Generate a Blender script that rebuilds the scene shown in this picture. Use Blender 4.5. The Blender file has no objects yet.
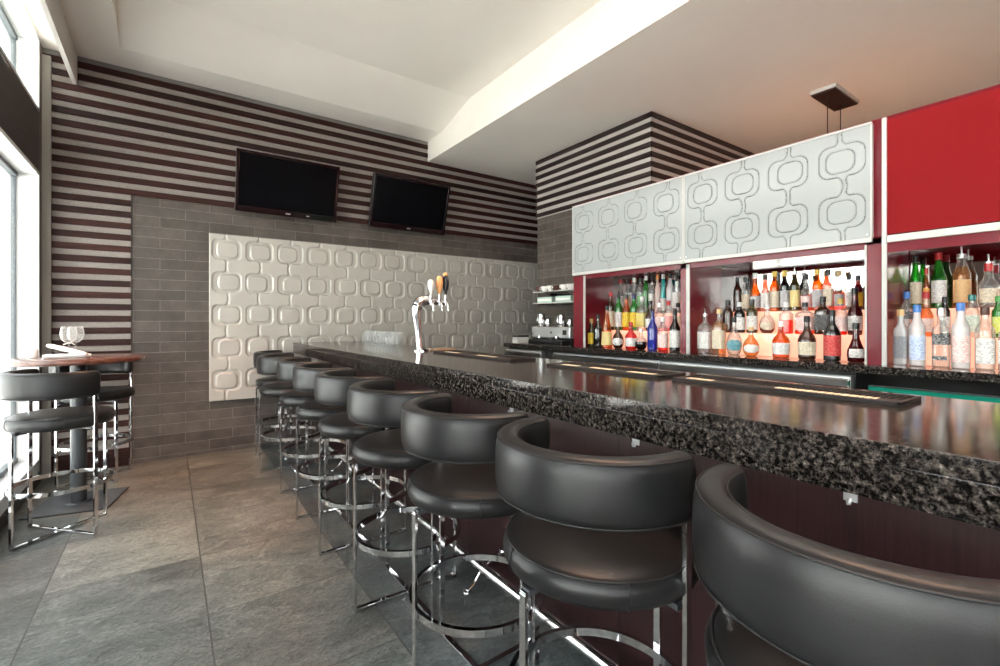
import bpy, bmesh, math, random
from mathutils import Vector, Matrix
random.seed(7)
PI = math.pi
SC = bpy.context.scene
COL = SC.collection

# ------------------------------------------------------------------ camera
YAW = 0.6163
CAM_H = 1.33
cam = bpy.data.cameras.new('camera')
cam.sensor_width = 36.0
cam.lens = 36.0 * 467.36 / 1000.0
cam.shift_y = -0.01144
cam.clip_start = 0.02
camo = bpy.data.objects.new('camera', cam)
camo.location = (0, 0, CAM_H)
camo.rotation_euler = (PI / 2, 0, -YAW)
COL.objects.link(camo)
SC.camera = camo

# ------------------------------------------------------------------ world, daylight, exposure
w = bpy.data.worlds.new('daylight'); SC.world = w; w.use_nodes = True
nt = w.node_tree
bgn = nt.nodes['Background']
bgn.inputs['Color'].default_value = (.96, .985, 1.0, 1)
bgn.inputs['Strength'].default_value = 5.0
SC.view_settings.view_transform = 'Standard'
SC.view_settings.look = 'None'
SC.view_settings.gamma = 1.0
SC.view_settings.use_curve_mapping = False
SC.view_settings.exposure = 0.35
SC.cycles.transparent_max_bounces = 40
SC.cycles.max_bounces = 10
SC.cycles.diffuse_bounces = 6
SC.cycles.glossy_bounces = 6


def area(name, loc, rot, sx, sy, power, color, portal=False, spread=PI):
    l = bpy.data.lights.new(name, 'AREA'); l.shape = 'RECTANGLE'
    l.size = sx; l.size_y = sy; l.energy = power; l.color = color
    l.spread = spread
    if portal:
        l.cycles.is_portal = True
    o = bpy.data.objects.new(name, l); o.location = loc; o.rotation_euler = rot
    COL.objects.link(o)
    return o


# windows pull the daylight in (portals only guide the sky's own light)
PX = -1.06
for i, (y0, y1, z0, z1) in enumerate([(1.95, 5.37, .2, 2.55), (1.95, 5.37, 3.09, 3.66), (-3.2, .85, .2, 2.55), (-3.2, .85, 3.09, 3.66)]):
    area('window_portal', (PX, (y0 + y1) / 2, (z0 + z1) / 2), (0, -PI / 2, 0), z1 - z0, y1 - y0, 1, (1, 1, 1), True)
area('window_portal', (.0, -3.72, 1.5), (PI / 2, 0, 0), 1.6, 2.6, 1, (1, 1, 1), True)
sun = bpy.data.lights.new('sun', 'SUN'); sun.energy = 46; sun.angle = .01; sun.color = (1.0, .96, .9)
so = bpy.data.objects.new('sun', sun); so.rotation_euler = (math.radians(-18), math.radians(38), 0); COL.objects.link(so)
# soft added fill without fixtures: in the tray, over the aisle, behind the cabinet
area('tray_fill', (1.5, .6, 3.82), (0, 0, 0), 1.6, 3.2, 40, (1.0, .9, .8))
area('bar_fill', (2.95, 1.6, 3.39), (0, 0, 0), .12, 3.6, 7, (1.0, .82, .64))
area('back_bar_fill', (4.6, .2, 3.38), (0, 0, 0), .8, 1.6, 10, (1.0, .9, .8))


def spot(name, loc, target, power, color, angle, blend=.6, r=.05):
    l = bpy.data.lights.new(name, 'SPOT'); l.energy = power; l.color = color
    l.spot_size = angle; l.spot_blend = blend; l.shadow_soft_size = r
    o = bpy.data.objects.new(name, l); o.location = loc
    d = Vector(target) - Vector(loc)
    o.rotation_euler = d.to_track_quat('-Z', 'Y').to_euler()
    COL.objects.link(o)
    return o


# warm downlights in the tray above the bar and its seats
for yy in (-.4, .5, 1.4, 2.3, 3.2):
    spot('counter_downlight', (1.62, yy, 3.82), (1.62, yy, 0), 150, (1.0, .50, .27), math.radians(26), .9, .04)
    spot('bar_downlight', (1.25, yy, 3.82), (1.25, yy, 0), 90, (1.0, .50, .27), math.radians(48), .8, .04)
# warm downlight over the far end of the aisle
spot('aisle_downlight', (.35, 3.9, 3.62), (.3, 4.4, 0), 320, (1.0, .48, .26), math.radians(62), 1.0)

# ------------------------------------------------------------------ materials
MATS = {}


def mat(name, color=(.5, .5, .5), rough=.5, metal=0.0, spec=.5, coat=0.0, trans=0.0, ior=1.45, emit=None, estr=0.0, coat_rough=.05):
    if name in MATS: return MATS[name]
    m = bpy.data.materials.new(name); m.use_nodes = True
    b = m.node_tree.nodes['Principled BSDF']
    b.inputs['Base Color'].default_value = (*color, 1)
    b.inputs['Roughness'].default_value = rough
    b.inputs['Metallic'].default_value = metal
    b.inputs['Specular IOR Level'].default_value = spec
    b.inputs['Coat Weight'].default_value = coat
    b.inputs['Coat Roughness'].default_value = coat_rough
    b.inputs['Transmission Weight'].default_value = trans
    b.inputs['IOR'].default_value = ior
    if emit:
        b.inputs['Emission Color'].default_value = (*emit, 1)
        b.inputs['Emission Strength'].default_value = estr
    MATS[name] = m
    return m


def nodes(m):
    n = m.node_tree.nodes
    return n, m.node_tree.links, n['Principled BSDF']


def ramp(n, stops, interp='LINEAR'):
    r = n.new('ShaderNodeValToRGB'); r.color_ramp.interpolation = interp
    e = r.color_ramp.elements
    e[0].position, e[0].color = stops[0][0], (*stops[0][1], 1)
    e[1].position, e[1].color = stops[-1][0], (*stops[-1][1], 1)
    for p, c in stops[1:-1]:
        q = e.new(p); q.color = (*c, 1)
    return r


def noise(n, l, scale, detail=3, rough=.5, vec=None, dist=0.0, mapping=None):
    t = n.new('ShaderNodeTexNoise'); t.inputs['Scale'].default_value = scale
    t.inputs['Detail'].default_value = detail; t.inputs['Roughness'].default_value = rough
    t.inputs['Distortion'].default_value = dist
    if vec: l.new(vec, t.inputs['Vector'])
    return t


def objcoord(n, l, scale=(1, 1, 1), rot=(0, 0, 0), loc=(0, 0, 0), world=False):
    if world:
        c = n.new('ShaderNodeNewGeometry').outputs['Position']
    else:
        c = n.new('ShaderNodeTexCoord').outputs['Object']
    m = n.new('ShaderNodeMapping')
    m.inputs['Scale'].default_value = scale; m.inputs['Rotation'].default_value = rot; m.inputs['Location'].default_value = loc
    l.new(c, m.inputs['Vector'])
    return m.outputs['Vector']


def bump(n, l, b, height, strength=.3, dist=.01):
    u = n.new('ShaderNodeBump'); u.inputs['Strength'].default_value = strength; u.inputs['Distance'].default_value = dist
    l.new(height, u.inputs['Height']); l.new(u.outputs['Normal'], b.inputs['Normal'])
    return u


def mix(n, l, a, b_, fac, mode='MIX'):
    x = n.new('ShaderNodeMix'); x.data_type = 'RGBA'; x.blend_type = mode
    for s, v in ((6, a), (7, b_)):
        if hasattr(v, 'links'): l.new(v, x.inputs[s])
        else: x.inputs[s].default_value = (*v, 1)
    if hasattr(fac, 'links'): l.new(fac, x.inputs[0])
    else: x.inputs[0].default_value = fac
    return x.outputs[2]


def mathn(n, l, op, a, b_=None):
    x = n.new('ShaderNodeMath'); x.operation = op
    for s, v in ((0, a), (1, b_)):
        if v is None: continue
        if hasattr(v, 'links'): l.new(v, x.inputs[s])
        else: x.inputs[s].default_value = v
    return x.outputs[0]


WHITE = mat('ceiling_paint', (.80, .765, .71), .7)
nn, ll, bb = nodes(WHITE)
t = noise(nn, ll, 1.3, 4, .5, objcoord(nn, ll, world=True))
r = ramp(nn, [(.3, (.88, .835, .765)), (.7, (.92, .88, .815))]); ll.new(t.outputs[0], r.inputs[0]); ll.new(r.outputs[0], bb.inputs['Base Color'])
PAINTW = mat('window_frame_paint', (.74, .75, .74), .4)
TAN = mat('tan_wall_paint', (.30, .19, .12), .6)

# slate floor
FLOOR = mat('slate_tile', rough=.4)
n, l, b = nodes(FLOOR)
pos = n.new('ShaderNodeNewGeometry').outputs['Position']
sep = n.new('ShaderNodeSeparateXYZ'); l.new(pos, sep.inputs[0])
TX, TY, TS = .145, 2.495, .645
cx = mathn(n, l, 'DIVIDE', mathn(n, l, 'SUBTRACT', sep.outputs[0], TX), TS)
cy = mathn(n, l, 'DIVIDE', mathn(n, l, 'SUBTRACT', sep.outputs[1], TY), TS)
fx = mathn(n, l, 'FLOOR', cx); fy = mathn(n, l, 'FLOOR', cy)
comb = n.new('ShaderNodeCombineXYZ'); l.new(fx, comb.inputs[0]); l.new(fy, comb.inputs[1])
wn = n.new('ShaderNodeTexWhiteNoise'); wn.noise_dimensions = '3D'; l.new(comb.outputs[0], wn.inputs[0])
# slate veining runs at a slant that changes from tile to tile
off = n.new('ShaderNodeVectorMath'); off.operation = 'SCALE'; l.new(wn.outputs['Color'], off.inputs[0]); off.inputs['Scale'].default_value = 9.0
add = n.new('ShaderNodeVectorMath'); add.operation = 'ADD'; l.new(pos, add.inputs[0]); l.new(off.outputs[0], add.inputs[1])
mp = n.new('ShaderNodeMapping'); mp.inputs['Rotation'].default_value = (0, 0, .55); mp.inputs['Scale'].default_value = (1, 1.7, 1); l.new(add.outputs[0], mp.inputs[0])
big = noise(n, l, 1.1, 4, .5, mp.outputs[0], .3)
mid = noise(n, l, 11, 10, .72, mp.outputs[0], 1.2)
fine = noise(n, l, 60, 6, .7, mp.outputs[0], .3)
tone = ramp(n, [(.34, (.075, .079, .077)), (.45, (.138, .144, .138)), (.50, (.175, .18, .172)), (.508, (.118, .122, .117)), (.66, (.19, .193, .182))])
l.new(big.outputs[0], tone.inputs[0])
tilev = ramp(n, [(0, (.72, .73, .72)), (1, (1.15, 1.12, 1.08))]); l.new(wn.outputs['Value'], tilev.inputs[0])
c1 = mix(n, l, tone.outputs[0], tilev.outputs[0], 1.0, 'MULTIPLY')
mr = ramp(n, [(.36, (.45, .45, .46)), (.64, (1.45, 1.44, 1.42))]); l.new(mid.outputs[0], mr.inputs[0])
c2 = mix(n, l, c1, mr.outputs[0], .75, 'MULTIPLY')
warm = noise(n, l, .45, 2, .5, objcoord(n, l, loc=(3.1, .3, 0), world=True))
wr = ramp(n, [(.42, (.93, 1.0, .99)), (.62, (1.15, .96, .82))]); l.new(warm.outputs[0], wr.inputs[0])
c3 = mix(n, l, c2, wr.outputs[0], 1.0, 'MULTIPLY')
# grout lines
def edge(c, half):
    f = mathn(n, l, 'FRACT', c); d = mathn(n, l, 'MINIMUM', f, mathn(n, l, 'SUBTRACT', 1.0, f))
    return mathn(n, l, 'LESS_THAN', d, half)
g = mathn(n, l, 'MAXIMUM', edge(cx, .0055), edge(cy, .004))
fr_ = ramp(n, [(.36, (.55, .55, .56)), (.64, (1.45, 1.45, 1.44))]); l.new(fine.outputs[0], fr_.inputs[0])
c3 = mix(n, l, c3, fr_.outputs[0], .9, 'MULTIPLY')
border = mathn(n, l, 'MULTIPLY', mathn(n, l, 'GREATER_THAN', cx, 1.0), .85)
c3 = mix(n, l, c3, (.46, .52, .60), border, 'MULTIPLY')   # darker blue slate along the bar, with overhang shade painted in
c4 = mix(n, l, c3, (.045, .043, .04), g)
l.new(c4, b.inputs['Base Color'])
rr = ramp(n, [(.3, (.30, .30, .30)), (.7, (.50, .50, .50))]); l.new(mid.outputs[0], rr.inputs[0]); l.new(rr.outputs[0], b.inputs['Roughness'])
hsum = mathn(n, l, 'ADD', mathn(n, l, 'MULTIPLY', mid.outputs[0], 1.0), mathn(n, l, 'MULTIPLY', fine.outputs[0], .35))
hs2 = mathn(n, l, 'SUBTRACT', hsum, mathn(n, l, 'MULTIPLY', g, .5))
bump(n, l, b, hs2, .8, .016)


def tile_wall(name, rot):
    m = mat(name, rough=.5)
    n, l, b = nodes(m)
    v = objcoord(n, l, rot=rot, world=True)
    br = n.new('ShaderNodeTexBrick'); l.new(v, br.inputs['Vector'])
    br.offset = .5
    br.inputs['Scale'].default_value = 1.0
    br.inputs['Brick Width'].default_value = .405
    br.inputs['Row Height'].default_value = .0995
    br.inputs['Mortar Size'].default_value = .0022
    br.inputs['Mortar Smooth'].default_value = .1
    br.inputs['Bias'].default_value = 0.0
    br.inputs['Color1'].default_value = (.072, .060, .053, 1)
    br.inputs['Color2'].default_value = (.104, .088, .078, 1)
    br.inputs['Mortar'].default_value = (.19, .17, .157, 1)
    t = noise(n, l, 7, 7, .65, v)
    r = ramp(n, [(.25, (.68, .68, .68)), (.75, (1.35, 1.33, 1.3))]); l.new(t.outputs[0], r.inputs[0])
    l.new(mix(n, l, br.outputs['Color'], r.outputs[0], .9, 'MULTIPLY'), b.inputs['Base Color'])
    t2 = noise(n, l, 90, 4, .6, v)
    h = mathn(n, l, 'SUBTRACT', mathn(n, l, 'MULTIPLY', t2.outputs[0], .25), mathn(n, l, 'MULTIPLY', br.outputs['Fac'], 1.0))
    bump(n, l, b, h, .5, .004)
    b.inputs['Roughness'].default_value = .5; b.inputs['Specular IOR Level'].default_value = .3
    return m


TILE_BACK = tile_wall('grey_wall_tile_back', (PI / 2, 0, 0))
TILE_SIDE = tile_wall('grey_wall_tile_side', (PI / 2, 0, PI / 2))
# (mapping: rotate the position so that brick rows run along the wall and stack in z)


def swizzle(m, order):
    """replace the mapping vector of a tile material by position components in the given order"""
    n, l = m.node_tree.nodes, m.node_tree.links
    mp = [x for x in n if x.type == 'MAPPING'][0]
    outs = [lk.to_socket for lk in l if lk.from_node == mp]
    p = n.new('ShaderNodeNewGeometry').outputs['Position']
    s = n.new('ShaderNodeSeparateXYZ'); l.new(p, s.inputs[0])
    c = n.new('ShaderNodeCombineXYZ')
    for i, (k, o) in enumerate(order):
        l.new(mathn(n, l, 'ADD', s.outputs[k], o), c.inputs[i])
    for o in outs: l.new(c.outputs[0], o)


swizzle(TILE_BACK, [(0, .475 + .405 * 10), (2, 0.059 + .0995 * 2), (1, 0)])
swizzle(TILE_SIDE, [(1, .1 + .405 * 10), (2, 0.0), (0, 0)])

FABRIC = mat('taupe_wall_fabric', rough=.85)
n, l, b = nodes(FABRIC)
v = objcoord(n, l, world=True)
t = noise(n, l, 160, 3, .7, v); r = ramp(n, [(.3, (.20, .175, .157)), (.7, (.32, .285, .26))]); l.new(t.outputs[0], r.inputs[0]); l.new(r.outputs[0], b.inputs['Base Color'])


def wood(name, dark, light, axis=0, rough=.4, per_row=0.0, scale=4, coat=.2):
    m = mat(name, rough=rough, coat=coat)
    n, l, b = nodes(m)
    b.inputs['Specular IOR Level'].default_value = .5 if coat > .3 else .28
    sc = [14.0, 14.0, 14.0]; sc[axis] = .6
    v = objcoord(n, l, scale=tuple(sc), world=True)
    t = noise(n, l, scale, 6, .6, v, .6)
    r = ramp(n, [(.3, dark), (.72, light)]); l.new(t.outputs[0], r.inputs[0])
    out = r.outputs[0]
    if per_row:
        p = n.new('ShaderNodeNewGeometry').outputs['Position']
        s = n.new('ShaderNodeSeparateXYZ'); l.new(p, s.inputs[0])
        q = mathn(n, l, 'FLOOR', mathn(n, l, 'DIVIDE', mathn(n, l, 'SUBTRACT', 3.655, s.outputs[2]), .107))
        wn = n.new('ShaderNodeTexWhiteNoise'); wn.noise_dimensions = '1D'; l.new(q, wn.inputs['W'])
        rr = ramp(n, [(0, (.7, .68, .66)), (1, (1.4, 1.3, 1.25))]); l.new(wn.outputs['Value'], rr.inputs[0])
        out = mix(n, l, out, rr.outputs[0], 1.0, 'MULTIPLY')
    l.new(out, b.inputs['Base Color'])
    bump(n, l, b, t.outputs[0], .08, .003)
    return m


SLAT = wood('mahogany_slat', (.013, .0040, .0032), (.044, .0115, .008), 0, .6, 1.0, coat=0.0)
SLAT_Y = wood('mahogany_slat_side', (.020, .0075, .006), (.066, .021, .016), 1, .38, 1.0)
BARWOOD = wood('bar_front_veneer', (.014, .005, .006), (.034, .012, .013), 2, .28, coat=.0, scale=7)
SPANDREL = wood('window_spandrel_veneer', (.025, .017, .014), (.06, .045, .038), 1, .5)
TABLEWOOD = wood('table_veneer', (.055, .017, .011), (.17, .065, .04), 0, .25, coat=.5)

# granite
GRAN = mat('black_brown_granite', rough=.12, spec=.5)
n, l, b = nodes(GRAN)
v = objcoord(n, l, world=True)
t1 = noise(n, l, 105, 7, .72, v, .15)
t2 = noise(n, l, 75, 6, .7, v, .5)
vo = n.new('ShaderNodeTexVoronoi'); vo.inputs['Scale'].default_value = 95; l.new(v, vo.inputs['Vector'])
r1 = ramp(n, [(.38, (.010, .008, .007)), (.48, (.020, .017, .016)), (.54, (.055, .047, .043)), (.60, (.095, .082, .075)), (.70, (.20, .178, .16))]); l.new(t1.outputs[0], r1.inputs[0])
r2 = ramp(n, [(.42, (.3, .3, .3)), (.6, (1.6, 1.55, 1.5))]); l.new(t2.outputs[0], r2.inputs[0])
r3 = ramp(n, [(.0, (1.5, 1.5, 1.5)), (.5, (.6, .6, .6))]); l.new(vo.outputs['Distance'], r3.inputs[0])
cc = mix(n, l, mix(n, l, r1.outputs[0], r2.outputs[0], 1.0, 'MULTIPLY'), r3.outputs[0], .7, 'MULTIPLY')
l.new(cc, b.inputs['Base Color'])

RELIEF = mat('pearl_relief_panel', (.45, .425, .385), .38, .15, coat=.15, coat_rough=.3)
GLOSSW = mat('gloss_white_door', (.33, .345, .342), .14, spec=.3, coat=.08)
ALU = mat('white_aluminium_trim', (.50, .485, .465), .4)
RED = mat('red_lacquer', (.20, .004, .006), .55, spec=.12)
CRIMSON = mat('crimson_carcass', (.145, .006, .014), .25, spec=.4, coat=.12)
LEATHER = mat('black_leather', (.010, .0102, .011), .36, spec=.42)
n, l, b = nodes(LEATHER)
v = objcoord(n, l)
vo = n.new('ShaderNodeTexVoronoi'); vo.inputs['Scale'].default_value = 330; l.new(v, vo.inputs['Vector'])
tt = noise(n, l, 9, 4, .6, v)
h = mathn(n, l, 'ADD', mathn(n, l, 'MULTIPLY', vo.outputs['Distance'], .25), mathn(n, l, 'MULTIPLY', tt.outputs[0], 1.6))
bump(n, l, b, h, .07, .006)
PIPING = mat('leather_seam', (.010, .010, .011), .5)
CHROME = mat('polished_chrome', (.70, .70, .71), .06, 1.0)
STEEL = mat('brushed_stainless', (.66, .67, .68), .33, .85)
DSTEEL = mat('charcoal_powdercoat', (.035, .038, .042), .42)
BLACK = mat('black_plastic', (.012, .012, .013), .35)
SCREEN = mat('black_tv_screen', (.004, .004, .005), .12, spec=.06)
BEZEL = mat('gloss_black_bezel', (.012, .005, .006), .1)
RUBBER = mat('black_rubber', (.014, .012, .012), .75)
CREAM = mat('cream_print', (.72, .62, .45), .6)
TEAL = mat('teal_sink_lid', (.010, .20, .14), .8, spec=.0)
GROOVE = mat('engraved_grey_line', (.13, .135, .13), .4)
MIRROR = mat('back_bar_mirror', (.62, .61, .60), .02, 1.0)
ACRYL = mat('backlit_acrylic', (.8, .5, .38), .35, emit=(1.0, .42, .27), estr=.70)
NAPKIN = mat('white_linen', (.85, .84, .82), .8)
PORC = mat('white_porcelain', (.85, .83, .8), .25)
BEECH = mat('copper_tray', (.62, .42, .28), .3, .7)
OUT = mat('pavement_outside', (.55, .56, .55), .8)
OUTW = mat('pale_facade_outside', (.66, .70, .69), .8)


def pane_mat(name, tint, gl=.04):
    m = bpy.data.materials.new(name); m.use_nodes = True
    n, l = m.node_tree.nodes, m.node_tree.links
    n.clear()
    o = n.new('ShaderNodeOutputMaterial'); tr = n.new('ShaderNodeBsdfTransparent'); tr.inputs[0].default_value = (*tint, 1)
    g = n.new('ShaderNodeBsdfGlossy'); g.inputs['Roughness'].default_value = .01
    lw = n.new('ShaderNodeLayerWeight'); lw.inputs[0].default_value = .5
    fz = mathn(n, l, 'ADD', mathn(n, l, 'MULTIPLY', mathn(n, l, 'POWER', lw.outputs['Facing'], 5.0 if gl < .1 else 3.2), .8), gl)
    mx = n.new('ShaderNodeMixShader'); l.new(fz, mx.inputs[0]); l.new(tr.outputs[0], mx.inputs[1])
    if gl >= .1:       # drinking glasses: white mixed in, stronger at the edges, as painted highlights
        d = n.new('ShaderNodeBsdfPrincipled'); d.inputs['Base Color'].default_value = (.8, .8, .78, 1); d.inputs['Roughness'].default_value = .2
        l.new(d.outputs[0], mx.inputs[2])
    else: l.new(g.outputs[0], mx.inputs[2])
    l.new(mx.outputs[0], o.inputs[0])
    return m


PANE = pane_mat('window_pane', (.95, .95, .945))
STEMGLASS = pane_mat('thin_glassware', (.95, .955, .955), .10)


def glass_mat(key, low, high=None, fill=1.0, frost=.0, alpha=.86):
    """bottle glass: tinted see-through glass, liquid colour below the fill line"""
    if 'g_' + key in MATS: return MATS['g_' + key]
    m = bpy.data.materials.new('bottle_glass_' + key); m.use_nodes = True
    n, l = m.node_tree.nodes, m.node_tree.links
    n.clear()
    o = n.new('ShaderNodeOutputMaterial')
    tc = n.new('ShaderNodeTexCoord'); s = n.new('ShaderNodeSeparateXYZ'); l.new(tc.outputs['Generated'], s.inputs[0])
    lt = mathn(n, l, 'LESS_THAN', s.outputs[2], fill)
    high = high or low
    col = mix(n, l, high, low, lt)
    tr = n.new('ShaderNodeBsdfTransparent'); l.new(col, tr.inputs[0])
    df = n.new('ShaderNodeBsdfPrincipled'); l.new(col, df.inputs['Base Color']); df.inputs['Roughness'].default_value = .12 if not frost else .5
    m1 = n.new('ShaderNodeMixShader'); m1.inputs[0].default_value = 1 - alpha
    l.new(tr.outputs[0], m1.inputs[1]); l.new(df.outputs[0], m1.inputs[2])
    gs = n.new('ShaderNodeBsdfGlossy'); gs.inputs['Roughness'].default_value = .05 if not frost else .35
    fr = n.new('ShaderNodeLayerWeight'); fr.inputs[0].default_value = .28
    m2 = n.new('ShaderNodeMixShader'); l.new(fr.outputs['Facing'], m2.inputs[0]); l.new(m1.outputs[0], m2.inputs[1])
    dk = n.new('ShaderNodeBsdfPrincipled'); dk.inputs['Roughness'].default_value = .08
    l.new(mix(n, l, col, (.25, .24, .23), .75, 'MULTIPLY'), dk.inputs['Base Color'])
    l.new(dk.outputs[0], m2.inputs[2])
    m3 = n.new('ShaderNodeMixShader'); m3.inputs[0].default_value = .07
    l.new(m2.outputs[0], m3.inputs[1]); l.new(gs.outputs[0], m3.inputs[2])
    l.new(m3.outputs[0], o.inputs[0])
    MATS['g_' + key] = m
    return m


# ------------------------------------------------------------------ object helpers
def link_mesh(name, me, m, parent=None, smooth=False, loc=None, rot=None):
    o = bpy.data.objects.new(name, me)
    COL.objects.link(o)
    if m is not None and not me.materials: me.materials.append(m)
    if smooth:
        me.polygons.foreach_set('use_smooth', [True] * len(me.polygons))
        if smooth == 'auto':
            try: me.set_sharp_from_angle(angle=math.radians(38))
            except Exception: pass
    if parent: o.parent = parent
    if loc: o.location = loc
    if rot: o.rotation_euler = rot
    return o


def mesh_of(verts, faces, name='m'):
    me = bpy.data.meshes.new(name)
    me.from_pydata(verts, [], faces); me.update()
    bm = bmesh.new(); bm.from_mesh(me); bmesh.ops.recalc_face_normals(bm, faces=bm.faces); bm.to_mesh(me); bm.free()
    return me


class MB:
    """collects shapes that become ONE mesh"""
    def __init__(s): s.bm = bmesh.new()

    def box(s, x0, x1, y0, y1, z0, z1, bev=0.0, M=None, seg=2):
        b2 = bmesh.new()
        bmesh.ops.create_cube(b2, size=1)
        for v in b2.verts:
            v.co = Vector(((x0 + x1) / 2 + v.co.x * (x1 - x0), (y0 + y1) / 2 + v.co.y * (y1 - y0), (z0 + z1) / 2 + v.co.z * (z1 - z0)))
        if bev: bmesh.ops.bevel(b2, geom=b2.edges[:], offset=bev, segments=seg, affect='EDGES', profile=.5)
        s._add(b2, M); return s

    def _add(s, b2, M=None):
        if M is not None: b2.transform(M)
        me = bpy.data.meshes.new('t'); b2.to_mesh(me); b2.free(); s.bm.from_mesh(me); bpy.data.meshes.remove(me)

    def prism(s, pts, z0, z1, M=None, bev=0):
        b2 = bmesh.new()
        vs = [b2.verts.new((p[0], p[1], z0)) for p in pts]
        f = b2.faces.new(vs)
        r = bmesh.ops.extrude_face_region(b2, geom=[f])
        for e in r['geom']:
            if isinstance(e, bmesh.types.BMVert): e.co.z = z1
        bmesh.ops.recalc_face_normals(b2, faces=b2.faces)
        if bev: bmesh.ops.bevel(b2, geom=b2.edges[:], offset=bev, segments=2, affect='EDGES')
        s._add(b2, M); return s

    def lathe(s, prof, seg=32, M=None, n=2.0, ky=1.0, neck=None, sq=None, closed=False):
        """prof: (r, z); sq(z)->superellipse exponent; ky squashes y"""
        b2 = bmesh.new(); rings = []
        for (r, z) in prof:
            e = sq(z) if sq else n
            k = ky if not callable(ky) else ky(z)
            if r < 1e-5:
                rings.append([b2.verts.new((0, 0, z))]); continue
            ring = []
            for i in range(seg):
                a = 2 * PI * i / seg; c, sn = math.cos(a), math.sin(a)
                if e != 2:
                    q = (abs(c) ** e + abs(sn) ** e) ** (-1 / e)
                else: q = 1
                ring.append(b2.verts.new((r * q * c * k, r * q * sn, z)))
            rings.append(ring)
        if closed: rings.append(rings[0])
        for A, B in zip(rings, rings[1:]):
            if len(A) == 1 and len(B) == 1: continue
            for i in range(seg):
                j = (i + 1) % seg
                if len(A) == 1: b2.faces.new((A[0], B[i], B[j]))
                elif len(B) == 1: b2.faces.new((A[i], B[0], A[j]))
                else: b2.faces.new((A[i], B[i], B[j], A[j]))
        if not closed:
            for R in (rings[0], rings[-1]):
                if len(R) > 2:
                    try: b2.faces.new(R)
                    except ValueError: pass
        bmesh.ops.recalc_face_normals(b2, faces=b2.faces)
        s._add(b2, M); return s

    def tube(s, pts, r, seg=12, M=None, closed=False, sec=None, cap=True):
        """sweep a circle (or a 2-D section sec) along pts; r may be a list"""
        P = [Vector(p) for p in pts]; N = len(P)
        b2 = bmesh.new(); rings = []
        up = Vector((0, 0, 1))
        prevn = None
        for i in range(N):
            if closed: d = P[(i + 1) % N] - P[i - 1]
            else: d = P[min(i + 1, N - 1)] - P[max(i - 1, 0)]
            d.normalize()
            if prevn is None:
                a = up if abs(d.dot(up)) < .95 else Vector((1, 0, 0))
                nrm = (a - d * a.dot(d)).normalized()
            else:
                nrm = (prevn - d * prevn.dot(d)).normalized()
            prevn = nrm
            bn = d.cross(nrm)
            rr = r[i] if isinstance(r, (list, tuple)) else r
            if sec: ring = [b2.verts.new(P[i] + nrm * (q[1] * rr) + bn * (q[0] * rr)) for q in sec]
            else: ring = [b2.verts.new(P[i] + nrm * (math.cos(2 * PI * k / seg) * rr) + bn * (math.sin(2 * PI * k / seg) * rr)) for k in range(seg)]
            rings.append(ring)
        m = len(rings[0])
        pairs = list(zip(rings, rings[1:])) + ([(rings[-1], rings[0])] if closed else [])
        for A, B in pairs:
            for k in range(m):
                j = (k + 1) % m
                b2.faces.new((A[k], A[j], B[j], B[k]))
        if not closed and cap:
            b2.faces.new(rings[0]); b2.faces.new(rings[-1])
        bmesh.ops.recalc_face_normals(b2, faces=b2.faces)
        s._add(b2, M); return s

    def sphere(s, c, r, seg=16, M=None, sc=(1, 1, 1)):
        b2 = bmesh.new(); bmesh.ops.create_uvsphere(b2, u_segments=seg, v_segments=max(6, seg // 2), radius=r)
        for v in b2.verts: v.co = Vector((v.co.x * sc[0] + c[0], v.co.y * sc[1] + c[1], v.co.z * sc[2] + c[2]))
        s._add(b2, M); return s

    def build(s, name, m, parent=None, smooth=False, loc=None, rot=None):
        me = bpy.data.meshes.new(name); s.bm.to_mesh(me); s.bm.free()
        return link_mesh(name, me, m, parent, smooth, loc, rot)


def empty(name, loc=(0, 0, 0), rz=0.0):
    o = bpy.data.objects.new(name, None); COL.objects.link(o)
    o.location = loc; o.rotation_euler = (0, 0, rz); o.empty_display_size = .1
    return o


def tag(o, label, cat, group=None, kind=None):
    o['label'] = label; o['category'] = cat
    if group: o['group'] = group
    if kind: o['kind'] = kind
    return o


def struct(o):
    o['kind'] = 'structure'
    return o


def sbox(name, m, *a, bev=0, parent=None):
    o = MB().box(*a, bev=bev).build(name, m, parent)
    return o if parent else struct(o)


def copy_tree(o, parent=None):
    c = o.copy(); COL.objects.link(c); c.parent = parent
    for ch in list(o.children): copy_tree(ch, c)
    return c

# ------------------------------------------------------------------ the room
YW = 5.54; ZL = 3.675; ZR = 3.415; XB = 2.757; XR = 6.5; YN = -3.6; XWIN = -.88; XG = -1.02
PITCH = .107; SL = .056
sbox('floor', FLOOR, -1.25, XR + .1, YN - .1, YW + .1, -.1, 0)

# ceiling: flat border with a shallow sloped tray, and the lower flat part over the bar
T0, T1 = (-.34, YN + .5, XB, 5.15), (-.34, YN + 1.175, XB, 4.475)
ZT = 3.84
v = [(-1.1, YN - .1, ZL), (XB, YN - .1, ZL), (XB, YW + .1, ZL), (-1.1, YW + .1, ZL),
     (T0[0], T0[1], ZL), (T0[2], T0[1], ZL), (T0[2], T0[3], ZL), (T0[0], T0[3], ZL),
     (T1[0], T1[1], ZT), (T1[2], T1[1], ZT), (T1[2], T1[3], ZT), (T1[0], T1[3], ZT)]
f = [(0, 1, 5, 4), (2, 3, 7, 6), (3, 0, 4, 7), (4, 5, 9, 8), (6, 7, 11, 10), (7, 4, 8, 11), (8, 9, 10, 11)]
N0 = len(v)
v += [(-1.1, YN - .1, 3.98), (XB, YN - .1, 3.98), (XB, YW + .1, 3.98), (-1.1, YW + .1, 3.98)]
f += [(12, 13, 14, 15), (0, 1, 13, 12), (2, 3, 15, 14), (3, 0, 12, 15)]
me = mesh_of(v, f)
struct(link_mesh('ceiling', me, WHITE))
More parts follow.
